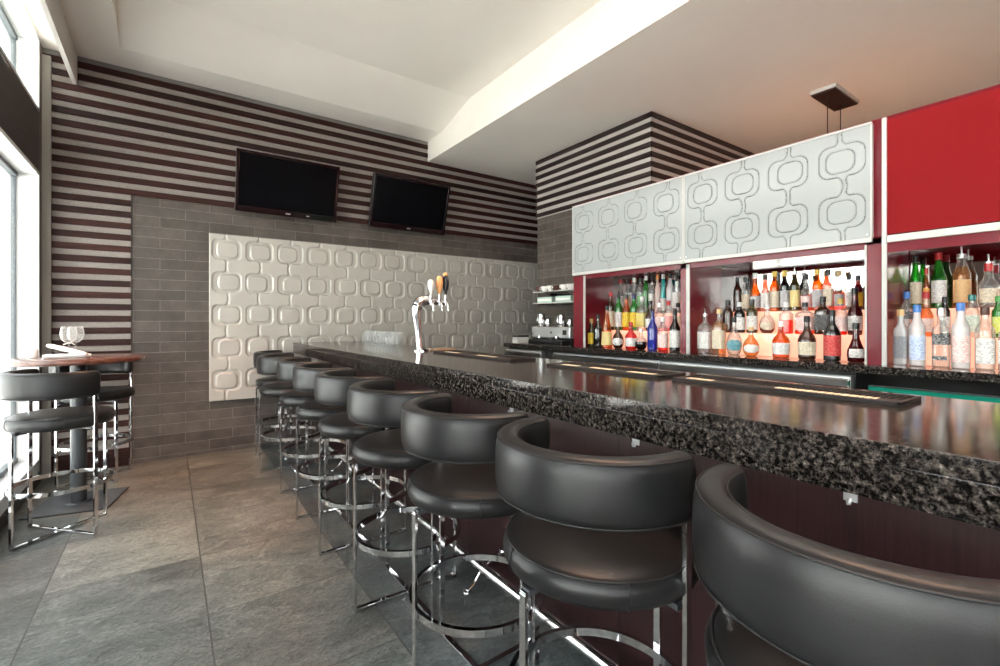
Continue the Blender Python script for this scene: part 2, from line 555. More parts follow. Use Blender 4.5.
sbox('ceiling', WHITE, XB, XR + .1, YN - .1, YW + .1, ZR, 3.98)

# back wall
sbox('wall_back', TILE_BACK, -1.1, XR + .1, YW, YW + .2, 0, 3.98)
sbox('wall_right', mat('warm_brown_paint', (.20, .13, .09), .7), XR, XR + .1, YN, YW, 0, ZR)
m_ = MB().box(-1.1, -.8, YN - .1, YN, 0, 3.98).box(.8, XR + .1, YN - .1, YN, 0, 3.98).box(-.8, .8, YN - .1, YN, 0, .2).box(-.8, .8, YN - .1, YN, 2.8, 3.98)
struct(m_.build('wall_rear', TAN))
m_ = MB()
for x_ in (-.8, -.03, .74): m_.box(x_, x_ + .06, YN - .08, YN - .02, .2, 2.8)
for z_ in (.2, 2.74): m_.box(-.8, .8, YN - .08, YN - .02, z_, z_ + .06)
W = struct(m_.build('window_5', PAINTW)); MB().box(-.79, .79, YN - .054, YN - .046, .21, 2.79).build('pane', PANE, W)  # unseen rear window, added to light the stool backs and relief panel
# fabric-and-slat cladding above the tiled field and down its left side
XT = -.289; ZTILE = 2.505
mb = MB()
mb.box(XWIN, XR, YW - .012, YW - .001, ZTILE, ZR - .001)
mb.box(XWIN, XB, YW - .012, YW - .001, ZR - .001, ZL - .001)
mb.box(XWIN, XT, YW - .012, YW - .001, .165, ZTILE)
clad = struct(mb.build('trim_1', FABRIC))
mb = MB()
k = 0
while True:
    zt = 3.63 - PITCH * k
    zb = zt - SL
    if zb < .17: break
    if zb > ZR: mb.box(XWIN, XB, YW - .024, YW - .012, zb, zt, bev=.0015, seg=1)
    elif zt > ZTILE:
        mb.box(XWIN, XR, YW - .024, YW - .012, zb, min(zt, ZR - .001), bev=.0015, seg=1)
    else: mb.box(XWIN, XT, YW - .024, YW - .012, zb, zt, bev=.0015, seg=1)
    k += 1
mb.box(XWIN, XT, YW - .024, YW - .001, 0, .165, bev=.0015, seg=1)
struct(mb.build('trim_2', SLAT))
# narrow grey strip between the ceiling and the top slat
sbox('trim_3', mat('grey_top_strip', (.16, .15, .14), .7), XWIN, XB, YW - .02, YW - .0125, 3.632, ZL - .002)
# corner post of the back wall beside the window
sbox('trim_4', mat('corner_fabric', (.30, .28, .25), .8), XWIN, -.825, YW - .06, YW - .025, 0, 3.6)

# pillar behind the bar
PXX = 3.916
sbox('wall_pillar', TILE_SIDE, PXX, XR, 2.926, 4.682, 0, ZR)
mb = MB()
mb.box(PXX - .006, PXX - .001, 2.920, 4.684, 2.665, ZR - .001)
mb.box(PXX - .006, XR, 2.920, 2.925, 2.665, ZR - .001)
struct(mb.build('trim_5', mat('pillar_fabric', (.44, .40, .38), .85)))
mb = MB()
for k in range(8):
    zt = ZR - .001 - PITCH * .985 * k * .93
    zb = zt - .052
    mb.box(PXX - .020, PXX - .006, 2.906, 4.700, zb, zt, bev=.0015, seg=1)
    mb.box(PXX - .020, XR, 2.906, 2.920, zb, zt, bev=.0015, seg=1)
struct(mb.build('trim_6', mat('pillar_slat_wenge', (.022, .011, .010), .4)))

# window wall
mb = MB()
YJ = 5.376
def wallbits(mb, y0, y1):
    mb.box(XWIN - .22, XWIN, y0, y1, 0, .10)
mb.box(XWIN - .22, XWIN, YJ, YW, 0, ZL)
mb.box(XWIN - .22, XWIN, .88, 1.93, 0, ZL)
struct(mb.build('wall_left', mat('left_wall_brown', (.13, .10, .085), .7)))
for i, (y0, y1) in enumerate([(1.93, YJ), (YN, .88)]):
    # white reveals: sill, head, jambs
    sp = MB().box(XWIN - .10, XWIN + .0, y0, y1, 2.57, 3.07, bev=.003).build('trim_%d' % (7 + i), SPANDREL); struct(sp)
    bs = MB().box(XWIN - .12, XWIN + .012, y0, y1, 0, .09, bev=.003).build('baseboard_left', mat('dark_skirting', (.045, .038, .034), .5)); struct(bs)
    for j, (z0, z1) in enumerate([(.09, 2.57), (3.07, ZL - .002)]):
        wn_ = MB()
        t = .03
        wn_.box(XG - .12, XWIN + .004, y1 - t, y1 - .001, z0, z1)          # far jamb
        wn_.box(XG - .12, XWIN + .004, y0 + .001, y0 + t, z0, z1)
        wn_.box(XG - .12, XWIN + .004, y0, y1, z0, z0 + (.10 if j == 0 else .02))
        wn_.box(XG - .12, XWIN + .004, y0, y1, z1 - .03, z1)
        num = 1 + i * 2 + j
        W = struct(wn_.build('window_%d' % num, PAINTW))
        W.parent = None
        zf0, zf1 = z0 + (.10 if j == 0 else .02), z1 - .03
        fr = MB()
        ys = [y0 + t, (y0 + y1) / 2 - .1, y1 - t]
        fr.box(XG - .02, XG + .02, y0 + t, y1 - t, zf0, zf0 + .035)
        fr.box(XG - .02, XG + .02, y0 + t, y1 - t, zf1 - .035, zf1)
        fr.box(XG - .02, XG + .02, y0 + t, y0 + t + .02, zf0, zf1)
        fr.box(XG - .02, XG + .01, y1 - t - .012, y1 - t, zf0, zf1)
        fr.box(XG - .02, XG + .02, ys[1] - .03, ys[1] + .03, zf0, zf1)
        fr.build('window_frame', mat('grey_window_frame', (.12, .14, .15), .4), W)
        MB().box(XG - .004, XG + .004, y0 + t + .02, y1 - t - .02, zf0 + .03, zf1 - .03).build('pane', PANE, W)
# sill slope at the foot of the low window
# light shelf hanging from the ceiling along the windows
sbox('trim_9', mat('valance_paint', (.70, .67, .63), .6), -.69, -.658, YN, YW - .026, 3.415, ZL - .001)
# outside ground and pale facade across the street
sbox('ground_outside', OUT, -14, -1.25, -12, 16, -.25, -.12)
fac = MB()
fac.box(-14.4, -14, -12, 18, -.12, 7)
FAC = struct(fac.build('facade_outside', OUTW))
mb = MB()
for yy in range(-10, 17, 3):
    for zz in (.6, 3.6):
        mb.box(-14.02, -13.98, yy, yy + 1.8, zz, zz + 2.0)
mb.build('window_row', mat('far_window_glass', (.30, .36, .38), .2), FAC)

# ------------------------------------------------------------------ relief panels (link pattern)
def smooth(x): x = max(0.0, min(1.0, x)); return x * x * (3 - 2 * x)


def sd_round(px, py, hx, hy, r):
    qx, qy = abs(px) - hx + r, abs(py) - hy + r
    return math.hypot(max(qx, 0), max(qy, 0)) + min(max(qx, qy), 0) - r


def relief(W, H, cw, ch, x_off, z_off, depth, soft, step, outer, inner, rad, stem, rng, jit, narrow=None, stem_bend=.0, groove=False):
    """height field of recessed links (rounded loops joined by stems) with raised islands"""
    nx, nz = int(W / step), int(H / step)
    cols = int(W / cw) + 2; rows = int(H / ch) + 3
    info = {}
    for c in range(-1, cols):
        for r_ in range(-1, rows):
            info[(c, r_)] = (rng.uniform(-jit, jit), rng.uniform(-jit * .3, jit * .3), rng.uniform(-stem_bend, stem_bend))
    verts = []
    for iz in range(nz + 1):
        z = H * iz / nz
        for ix in range(nx + 1):
            x = W * ix / nx
            c = math.floor((x - x_off) / cw); r_ = math.floor((z - z_off) / ch)
            c = max(-1, min(cols - 1, c)); r_ = max(-1, min(rows - 1, r_))
            cxx = x_off + (c + .5) * cw; czz = z_off + (r_ + .5) * ch
            jx, jz, sb = info[(c, r_)]
            lx, lz = x - cxx, z - czz
            dO = sd_round(lx, lz, outer[0], outer[1], rad)
            # stems: to the link above and below, a slight S
            hgap = ch / 2
            if lz > 0:
                b0 = info[(c, r_)][2]; b1 = b0
                q = smooth((lz - outer[1]) / (ch / 2 - outer[1] + 1e-6)) * .5
                ax = (b0) * (.5 + q)
            else:
                b0 = info[(c, max(-1, r_ - 1))][2]
                q = smooth((-lz - outer[1]) / (ch / 2 - outer[1] + 1e-6)) * .5
                ax = b0 * (1.5 - (.5 + q)) if False else b0 * (.5 + q)
            flare = max(0.0, 1 - (abs(lz) - outer[1]) / (.028)) if abs(lz) > outer[1] else 1.0
            dS = abs(lx - ax) - (stem + .016 * flare * flare)
            if abs(lz) < outer[1] - rad: dS = 1
            d = min(dO, dS)
            dI = sd_round(lx - jx, lz - jz, inner[0], inner[1], rad * .9)
            if groove: h = -depth * max(math.exp(-(d / soft) ** 2), math.exp(-(dI / soft) ** 2))
            else: h = -depth * smooth(.5 - d / soft) + depth * smooth(.5 - dI / soft)
            verts.append((x, -h, z))
    faces = []
    for iz in range(nz):
        for ix in range(nx):
            a = iz * (nx + 1) + ix
            faces.append((a, a + 1, a + nx + 2, a + nx + 1))
    # side skirt and back
    B = .02
    n0 = len(verts)
    verts += [(0, B, 0), (W, B, 0), (W, B, H), (0, B, H)]
    bot = [i for i in range(nx + 1)]; top = [nz * (nx + 1) + i for i in range(nx + 1)]
    lef = [i * (nx + 1) for i in range(nz + 1)]; rig = [i * (nx + 1) + nx for i in range(nz + 1)]
    faces.append(tuple([n0, n0 + 1] + bot[::-1]))
    faces.append(tuple([n0 + 2, n0 + 3] + top))
    faces.append(tuple([n0 + 3, n0] + lef))
    faces.append(tuple([n0 + 1, n0 + 2] + rig[::-1]))
    faces.append((n0, n0 + 3, n0 + 2, n0 + 1))
    me = bpy.data.meshes.new('relief'); me.from_pydata(verts, [], faces); me.update()
    if groove:
        me.materials.append(GLOSSW); me.materials.append(GROOVE)
        idx = [0] * len(faces)
        for i, fc in enumerate(faces):
            if len(fc) == 4 and i < nx * nz and sum(verts[q][1] for q in fc) / 4 > depth * .62: idx[i] = 1
        me.polygons.foreach_set('material_index', idx)
    return me


rng = random.Random(4)
me = relief(4.38, 1.691, .302, .333, .003, .0385, .010, .0095, .0062, (.128, .103), (.092, .078), .055, .008, rng, .028, stem_bend=.02)
o = link_mesh('relief_panel', me, RELIEF, smooth=True, loc=(.329, YW - .034, .527))
tag(o, 'long pearl grey relief wall panel of interlinked rounded loops on the tiled back wall', 'wall panel')

# ------------------------------------------------------------------ televisions
def tv(name, xl, xr, ztop, zbot, ytop, ybot, label, logos):
    W = xr - xl; H = math.hypot(ztop - zbot, ytop - ybot)
    t = empty(name, ((xl + xr) / 2, ybot, zbot))
    tilt = math.atan2(ybot - ytop, ztop - zbot)
    M = Matrix.Rotation(tilt, 4, 'X')
    D = .055
    # housing
    MB().box(-W / 2, W / 2, 0, D, 0, H, bev=.006, M=M).build('housing', BLACK, t)
    fr = MB(); e = .028
    for a in ((-W / 2, W / 2, H - e, H), (-W / 2, -W / 2 + e, .0, H), (W / 2 - e, W / 2, 0, H), (-W / 2, W / 2, 0, .06)):
        fr.box(a[0], a[1], -.012, .001, a[2], a[3], bev=.003, M=M)
    b = fr.build('bezel', BEZEL, t)
    lg = MB()
    for (x, wd) in logos:
        n_ = 4
        for q in range(n_): lg.box(x + q * wd / n_, x + (q + .62) * wd / n_, -.0145, -.012, .022, .034, M=M)
        lg.build('maker_badge', mat('silver_badge', (.7, .7, .7), .3), b); lg = MB()
    MB().box(-W / 2 + e, W / 2 - e, -.006, .0, .06, H - e, M=M).build('screen', SCREEN, t)
    # wall bracket
    wy = YW - .026 - ybot
    MB().box(-.2, .2, wy - .02, wy, .12, H * .8).box(-.12, -.08, D * .8, wy - .01, .2, .25).box(.08, .12, D * .8, wy - .01, .2, .25).box(-.03, .03, D * .5 - .05, wy - .01, .36, .4).build('wall_bracket', DSTEEL, t)
    return tag(t, label, 'television', 'wall televisions')


tv('television', .545, 1.545, 3.04, 2.455, 5.25, 5.40, 'black wall television nearer the window, tilted down, on the striped wall', [(-.03, .05), (.18, .03)])
tv('television', 1.94, 2.94, 3.055, 2.462, 5.25, 5.42, 'black wall television nearer the pillar, tilted down, under the ceiling beam', [(-.03, .05)])

# ------------------------------------------------------------------ the bar
BX0, BX1, BZ = 1.11, 1.915, 1.10
YB0, YB1 = -1.6, YW - .05
t = empty('bar_counter', (BX0, 0, 0))
o = MB().box(0, BX1 - BX0, YB0, YB1, BZ - .04, BZ, bev=.003).box(0, .045, YB0, YB1, BZ - .114, BZ - .0402, bev=.003).build('granite_top', GRAN, t)
MB().box(.30, .345, YB0, YB1, .0, BZ - .0405).build('front_panel', BARWOOD, t)
MB().box(.346, .62, YB0, YB1, .0, BZ - .0405).build('rear_panel', STEEL, t)
pl = MB()
for y in [.1 + i * 1.1 for i in range(-1, 5)]:
    pl.box(.2985, .3002, y, y + .003, .0, BZ - .05)
pl.build('panel_joint', mat('joint_dark', (.006, .004, .004), .6), t)
tag(t, 'long bar counter with speckled black granite top and dark mahogany front', 'bar counter')

# foot rail
t = empty('foot_rail', (1.285, 0, .0))
MB().tube([(.006, YB0, .088), (.006, YB1 - .02, .088)], .0235, seg=24).build('rail', mat('satin_chrome_rail', (.85, .84, .83), .16, 1.0), t, smooth='auto')
for y in (-.33, .82, 1.97, 3.12, 4.27):
    b = MB()
    b.tube([(0, y, .088), (-.02, y, .06), (-.045, y, .03), (-.085, y, .006)], .0075, seg=8)
    b.lathe([(0, 0), (.020, 0), (.018, .005), (0, .006)], 16, M=Matrix.Translation((-.088, y, 0)))
    b.tube([(0, y, .088), (.06, y, .12), (.122, y, .14)], .007, seg=8)
    b.lathe([(0, -.002), (.021, -.002), (.02, .004), (0, .006)], 16, M=Matrix.Translation((.121, y, .14)) @ Matrix.Rotation(-PI / 2, 4, 'Y'))
    b.tube([(.006, y - .012, .088), (.006, y + .012, .088)], .0265, seg=16)
    b.build('bracket', CHROME, t, smooth='auto')
tag(t, 'polished metal foot rail running low along the bar front behind the stools', 'foot rail')

# bag hooks below the granite edge
hk0 = None
hook_at = [(.36, 'metal bag hook under the granite edge, right of the nearest stool back'), (.89, 'metal bag hook under the granite edge above the second nearest stool'),
           (1.5, 'metal bag hook under the granite edge above the third nearest stool')]
for y, lb in hook_at:
    if hk0 is None:
        hk0 = MB().box(-.010, .010, -.012, .012, -.004, 0, bev=.001).box(-.010, -.006, -.012, .012, -.018, -.004, bev=.001).tube([(-.008, 0, -.012), (-.014, 0, -.022), (-.022, 0, -.02), (-.024, 0, -.010)], .003, seg=8).build('bag_hook', STEEL)
        h_ = hk0
    else: h_ = copy_tree(hk0)
    h_.location = (1.128, y, BZ - .114)
    tag(h_, lb, 'hook', 'bag hooks under the bar edge')

# rubber bar mats on the inner edge of the granite
def bar_mat(y0, y1, prints, label):
    x0, x1 = 1.60, 1.785
    t = empty('bar_mat', ((x0 + x1) / 2, (y0 + y1) / 2, BZ))
    W, L = (x1 - x0) / 2, (y1 - y0) / 2
    m = MB().box(-W, W, -L, L, 0, .006, bev=.002)
    for a in ((-W, -W + .012, -L, L), (W - .012, W, -L, L), (-W, W, -L, -L + .012), (-W, W, L - .012, L)): m.box(*a, .004, .013, bev=.002)
    m.box(-W + .012, -W + .056, -L, L, .004, .0128, bev=.001)
    nr = int((2 * L - .05) / .02)
    for i in range(nr):
        y = -L + .03 + i * .02
        for j in range(5):
            x = -W + .075 + j * .022
            if x < W - .02: m.box(x - .005, x + .005, y - .005, y + .005, .005, .0105)
    m.build('mat_body', RUBBER, t)
    for (a, b) in prints:
        g = MB()
        y = a
        k = 0
        rr = random.Random(int(a * 100))
        while y < b - .012:
            wd = rr.choice([.010, .014, .018])
            g.box(-W + .016, -W + .050, y - (y0 + y1) / 2, y + wd - (y0 + y1) / 2, .0129, .0137); y += wd + .0045
        g.build('printed_strip', CREAM, t)
    return tag(t, label, 'bar mat', 'bar mats')


bar_mat(.40, 1.10, [(.46, .74), (.95, 1.06)], 'ribbed black rubber bar mat with a pale printed strip, nearest the camera')
bar_mat(1.16, 1.84, [(1.20, 1.34), (1.42, 1.56), (1.64, 1.76)], 'black rubber bar mat with pale printed strips, in the middle of the bar')
bar_mat(2.15, 3.12, [(2.35, 2.56), (2.80, 2.98)], 'long dark bar mat with pale printed strips, just right of the beer tap')

# ------------------------------------------------------------------ beer tap
t = empty('beer_tap', (1.62, 3.34, BZ))
MB().lathe([(0, 0), (.075, 0), (.075, .008), (.05, .016), (.036, .02), (0, .02)], 32).build('base_flange', CHROME, t, smooth='auto')
pts = []; rads = []
path = [(-.02, 0, .01), (-.03, 0, .08), (-.035, 0, .16), (-.045, 0, .24), (-.052, 0, .31), (-.035, 0, .365), (.0, 0, .392), (.05, 0, .398), (.10, 0, .392), (.16, 0, .385), (.20, 0, .384)]
rr_ = [.030, .026, .027, .032, .038, .042, .042, .036, .030, .026, .022]
def cr(P, n=5):
    out = []
    Q = [P[0]] + P + [P[-1]]
    for i in range(1, len(Q) - 2):
        p0, p1, p2, p3 = [Vector(q) if not isinstance(q, (int, float)) else q for q in Q[i - 1:i + 3]]
        for k in range(n):
            s_ = k / n
            out.append(.5 * ((2 * p1) + (p2 - p0) * s_ + (2 * p0 - 5 * p1 + 4 * p2 - p3) * s_ ** 2 + (3 * p1 - p0 - 3 * p2 + p3) * s_ ** 3))
    out.append(Vector(P[-1]) if not isinstance(P[-1], (int, float)) else P[-1])
    return out
MB().tube(cr(path), cr(rr_), seg=20).build('swan_neck', CHROME, t, smooth='auto')
handle_m = [mat('white_tap_handle', (.75, .7, .66), .3), mat('orange_tap_handle', (.75, .36, .14), .35), mat('black_tap_handle', (.02, .02, .025), .25)]
for i, x in enumerate((.06, .135, .19)):
    yy = (-.0, .0, -.0)[i]
    f_ = MB().tube([(x, yy, .385), (x + .004, yy - .045, .375), (x + .006, yy - .062, .35), (x + .006, yy - .064, .315)], [.014, .012, .010, .008], seg=12)
    f_.lathe([(0, .36), (.014, .36), (.016, .40), (.010, .43), (.008, .45), (0, .45)], 16, M=Matrix.Translation((x, yy - .03, 0)))
    fo = f_.build('faucet', CHROME, t, smooth='auto')
    hh = [.115, .15, .16][i]
    MB().lathe([(0, .445), (.012, .446), (.016, .47), (.028, .49), (.034, .445 + hh * .6), (.030, .445 + hh * .85), (.016, .445 + hh * .98), (0, .445 + hh)], 20, ky=.75, M=Matrix.Translation((x, yy - .03, 0))).build('tap_handle', handle_m[i], fo, smooth='auto')
    if i == 2:
        MB().sphere((x, yy - .03, .445 + hh), .022, sc=(1, 1, .8)).build('orange_cap', handle_m[1], fo, smooth=True)
tag(t, 'chrome swan neck beer tap with three coloured handles on the granite bar', 'beer tap')
o = MB().box(-.10, .10, -.07, .07, 0, .012, bev=.003).box(-.09, .09, -.055, .055, .012, .014).build('drip_tray', BEECH, loc=(1.80, 3.36, BZ))
tag(o, 'shallow copper coloured drip tray beside the beer tap', 'drip tray')

# ------------------------------------------------------------------ stools
SEATR = .262
def make_stool():
    """legs at 0, 90, 180 and 270 degrees; the back wraps the 180 degree side, the legs at +-90 carry it"""
    t = empty('bar_stool')
    # cushion
    prof = [(0, .665), (.18, .662), (.235, .664), (.254, .675), (.262, .695), (.264, .720), (.258, .742), (.240, .757), (.20, .764), (.12, .767), (0, .768)]
    prof = [(r_, .677 + (z_ - .662) * .82) for r_, z_ in prof]
    s = MB().lathe(prof, 64).build('seat', LEATHER, t, smooth=True)
    pp = MB()
    pp.tube([(.252 * math.cos(a), .252 * math.sin(a), (.677 + .0885 * .82)) for a in [2 * PI * i / 64 for i in range(64)]], .0026, seg=6, closed=True)
    for a in (PI * .92, PI * 1.32, 0.15):
        c, sn = math.cos(a), math.sin(a)
        pp.tube([(c * r_, sn * r_, .677 + (z_ - .662) * .82) for r_, z_ in ((.253, .75), (.2605, .74), (.2655, .72), (.2635, .695), (.2555, .675), (.236, .664))], .0016, seg=5)
    pp.build('seam', PIPING, s, smooth=True)
    # mounting plate under the cushion
    MB().box(-.255, .255, -.014, .014, .664, .678).box(-.014, .014, -.255, .255, .664, .678).build('seat_frame', DSTEEL, t)
    # backrest: padded band
    A0, A1, N = math.radians(83), math.radians(277), 56
    zc, hz, hr, rc = .947, .080, .034, .251
    sec0 = []
    for i in range(32):
        a = 2 * PI * i / 32; c, sn = math.cos(a), math.sin(a)
        q = (abs(c) ** 3.6 + abs(sn) ** 3.6) ** (-1 / 3.6)
        sec0.append((q * c * hr, q * sn * hz))
    b2 = bmesh.new(); rings = []
    for i in range(N + 1):
        u = i / N
        a = A0 + (A1 - A0) * u
        e = min(u, 1 - u) * (A1 - A0) * rc
        er = .030
        k = 1.0 if e > er else math.sqrt(max(0.0, 1 - (1 - e / er) ** 2)) * .55 + .45
        kz = 1.0 if e > er else math.sqrt(max(0.0, 1 - (1 - e / er) ** 2)) * .14 + .86
        rings.append([b2.verts.new(((rc + p[0] * k) * math.cos(a), (rc + p[0] * k) * math.sin(a), zc + p[1] * kz)) for p in sec0])
    for A, B in zip(rings, rings[1:]):
        for k in range(32):
            j = (k + 1) % 32; b2.faces.new((A[k], A[j], B[j], B[k]))
    b2.faces.new(rings[0]); b2.faces.new(rings[-1])
    bmesh.ops.recalc_face_normals(b2, faces=b2.faces)
    m = MB(); m._add(b2)
    b = m.build('backrest', LEATHER, t, smooth='auto')
    sm = MB()
    for rr_, zz in ((rc + hr * .80, zc + hz * .885), (rc - hr * .80, zc + hz * .885), (rc + hr * .86, zc - hz * .86)):
        sm.tube([(rr_ * math.cos(a), rr_ * math.sin(a), zz) for a in [A0 + .09 + (A1 - A0 - .18) * i / 60 for i in range(61)]], .0022, seg=6)
    sm.build('seam', PIPING, b, smooth=True)
    # four flat-bar legs, those at the sides carry the back
    R = .270
    for k, a in enumerate((0, PI / 2, PI, 3 * PI / 2)):
        top = .668 if k in (0, 2) else .875
        r_ = R if k in (1, 3) else .262
        m = MB(); Mx = Matrix.Rotation(a, 4, 'Z')
        m.box(r_ - .006, r_ + .006, -.011, .011, 0.002, top, bev=.0015, M=Mx)
        if k in (0, 2): m.box(r_ - .03, r_ + .004, -.011, .011, top - .006, top + .006, bev=.001, M=Mx)
        m.build('leg', CHROME, t)
        if k in (1, 3):
            pass
    m = MB(); m.box(-.262, .262, -.011, .011, .002, .016, bev=.0015); m.build('base_bar', CHROME, t)
    m = MB(); m.box(-.011, .011, -.268, .268, .0025, .0165, bev=.0015); m.build('base_bar', CHROME, t)
    # flat foot ring inside the legs
    prof = [(.240, .302), (.2555, .302), (.2555, .327), (.240, .327)]
    MB().lathe(prof, 64, closed=True).build('foot_ring', CHROME, t, smooth='auto')
    return t


stool0 = make_stool()
names = ['nearest', 'second nearest', 'third nearest', 'fourth nearest', 'fifth nearest', 'fifth farthest', 'fourth farthest', 'third farthest', 'second farthest', 'farthest']
bar_y = [.275, .895, 1.495, 2.13, 2.762, 3.345, 3.935, 4.569, 5.184]
lbl = ['black leather bar stool nearest the camera, its curved back cut off by the frame',
       'black leather bar stool second from the camera, its whole round seat in view',
       'black leather bar stool third from the camera, in front of the foot rail bracket',
       'black leather bar stool fourth from the camera along the bar',
       'black leather bar stool in the middle of the nine along the bar',
       'black leather bar stool fourth from the back wall along the bar',
       'black leather bar stool third from the back wall along the bar',
       'black leather bar stool second from the back wall along the bar',
       'black leather bar stool at the far end of the bar, closest to the tiled wall']
for i, y in enumerate(bar_y):
    s = stool0 if i == 0 else copy_tree(stool0)
    s.location = ([.967, .967, .955, .958, .962, .963, .967, .912, .967][i], y, 0)
    s.rotation_euler = (0, 0, [0.0, .0, .03, .0, .02, -.02, .03, .0, .02][i])
    tag(s, lbl[i], 'bar stool', 'bar stools along the bar')
for (x, y, a, lb) in ((-.552, 4.02, math.radians(42), 'black leather bar stool at the high table, nearer the camera'),
                      (-.505, 5.19, math.radians(-55), 'black leather bar stool behind the high table, against the back wall')):
    s = copy_tree(stool0); s.location = (x, y, 0); s.rotation_euler = (0, 0, a)
    tag(s, lb, 'bar stool', 'bar stools at the high table')

# ------------------------------------------------------------------ high table
TXc, TYc = -.54, 4.58
t = empty('high_table', (TXc, TYc, 0))
MB().box(-.235, .235, -.235, .235, .002, .012, bev=.002, M=Matrix.Rotation(math.radians(-12), 4, 'Z')).lathe([(0, .012), (.075, .012), (.07, .018), (0, .02)], 32).build('base_plate', DSTEEL, t)
MB().lathe([(.047, .016), (.047, 1.022)], 40).build('column', DSTEEL, t, smooth='auto')
MB().lathe([(0, 1.018), (.15, 1.02), (.15, 1.03), (0, 1.032)], 32).build('top_plate', DSTEEL, t)
MB().lathe([(0, 1.034), (.385, 1.034), (.396, 1.038), (.400, 1.052), (.396, 1.066), (.389, 1.070), (0, 1.070)], 72).build('table_top', TABLEWOOD, t, smooth='auto')
tag(t, 'round mahogany topped high table on a charcoal column by the window', 'table')


def wine_glass():
    m = MB()
    prof = [(0, 0), (.034, .0), (.034, .002), (.008, .006), (.0038, .012), (.0036, .07), (.006, .078), (.022, .088), (.036, .104), (.043, .128), (.042, .150), (.036, .178)]
    inner = [(r_ - .0012 if r_ > .01 else 0, z) for r_, z in prof[-1:-7:-1]]
    inner = [(.0348, .178), (.0408, .150), (.0418, .128), (.035, .105), (.021, .0895), (0, .082)]
    m.lathe(prof + inner, 40)
    return m.build('wine_glass', STEMGLASS, smooth='auto')


g0 = wine_glass(); g0.scale = (1.15, 1.15, 1.25); g0.location = (-.60, 4.63, 1.0705)
tag(g0, 'stemmed wine glass on the high table, left one of the pair', 'wine glass', 'wine glasses on the high table')
g1 = copy_tree(g0); g1.location = (-.555, 4.55 + .12, 1.0705)
g1.location = (-.575, 4.735, 1.0705)
tag(g1, 'stemmed wine glass on the high table, right one of the pair', 'wine glass', 'wine glasses on the high table')


def napkin(name, loc, rz, L, r, label, tiltz=0.0):
    b2 = bmesh.new()
    m = MB()
    N = 22; pts = []; rad = []
    for i in range(N + 1):
        u = i / N
        pts.append((-L / 2 + L * u, .006 * math.sin(u * 5), r * .72 + tiltz * u))
        e = min(u, 1 - u)
        rad.append(r * (.72 + .28 * min(1, e * 9)) * (1 + .06 * math.sin(u * 23)))
    sec = []
    for k in range(26):
        a = 2 * PI * k / 26
        q = 1 + .07 * math.sin(a * 3) + .04 * math.sin(a * 7 + 1)
        sec.append((math.cos(a) * q * 1.05, math.sin(a) * q * .72))
    m.tube(pts, rad, sec=sec)
    o = m.build(name, NAPKIN, smooth='auto', loc=loc, rot=(0, 0, rz))
    f = MB()
    f.tube([(-L * .05, -r * 1.02, r * .9), (L * .02, -r * .5, r * 1.46), (L * .08, r * .5, r * 1.46), (L * .12, r * 1.0, r * .8)], .003, seg=6)
    f.build('fold', mat('linen_fold', (.78, .77, .75), .8), o, smooth=True)
    return tag(o, label, 'napkin', 'rolled napkins')


napkin('rolled_napkin', (-.585, 4.465, 1.0705), math.radians(9), .25, .023, 'white rolled napkin lying flat on the high table below the glasses')
napkin('rolled_napkin', (-.585, 4.465, 1.0705 + .077), math.radians(-27), .25, .021, 'white rolled napkin resting across the other one on the high table', -.066)
o = MB().lathe([(0, 0), (.026, 0), (.029, .004), (.030, .045), (.026, .062), (.018, .070), (0, .072)], 28).build('salt_cellar', PORC, smooth='auto', loc=(-.795, 4.66, 1.0705))
tag(o, 'small white porcelain pot at the window edge of the high table', 'pot')

# ------------------------------------------------------------------ tumblers on the bar
def tumbler(h, r_):
    prof = [(0, 0), (r_ * .82, 0), (r_ * .86, .003), (r_, h), (r_ - .0025, h), (r_ * .80, .010), (0, .009)]
    return MB().lathe(prof, 24).build('tumbler', STEMGLASS, smooth='auto')
tall = tumbler(.128, .034); low = tumbler(.062, .036)
tall.name = 'highball_glass'
n_ = 0
for i in range(12):
    s = tall if i == 0 else copy_tree(tall)
    s.location = (1.83, 5.25 - .088 * i, BZ + .0005)
    tag(s, 'tall clear glass in the row on the far bar end', 'glass', 'tall glasses on the far bar end')
for i in range(6):
    s = low if i == 0 else copy_tree(low)
    s.location = (1.745, 4.74 - .088 * i, BZ + .0005)
    tag(s, 'short clear tumbler in front of the tall glasses on the far bar end', 'glass', 'short tumblers on the far bar end')

# ------------------------------------------------------------------ back bar
XC = 3.06; CZ = 1.10
CY0, CY1 = -1.4, 4.11
# counter
t = empty('back_counter', (3.2, 0, 0))
MB().box(2.955 - 3.2, .70, CY0, CY1, CZ - .04, CZ, bev=.004).build('granite_top', GRAN, t)
MB().box(3.03 - 3.2, .70, .95, CY1, 0.0, CZ - .0405).box(3.30 - 3.2, .70, CY0, .95, 0, CZ - .0405).build('counter_base', BLACK, t)
tag(t, 'black granite back counter under the bottle shelves', 'counter')
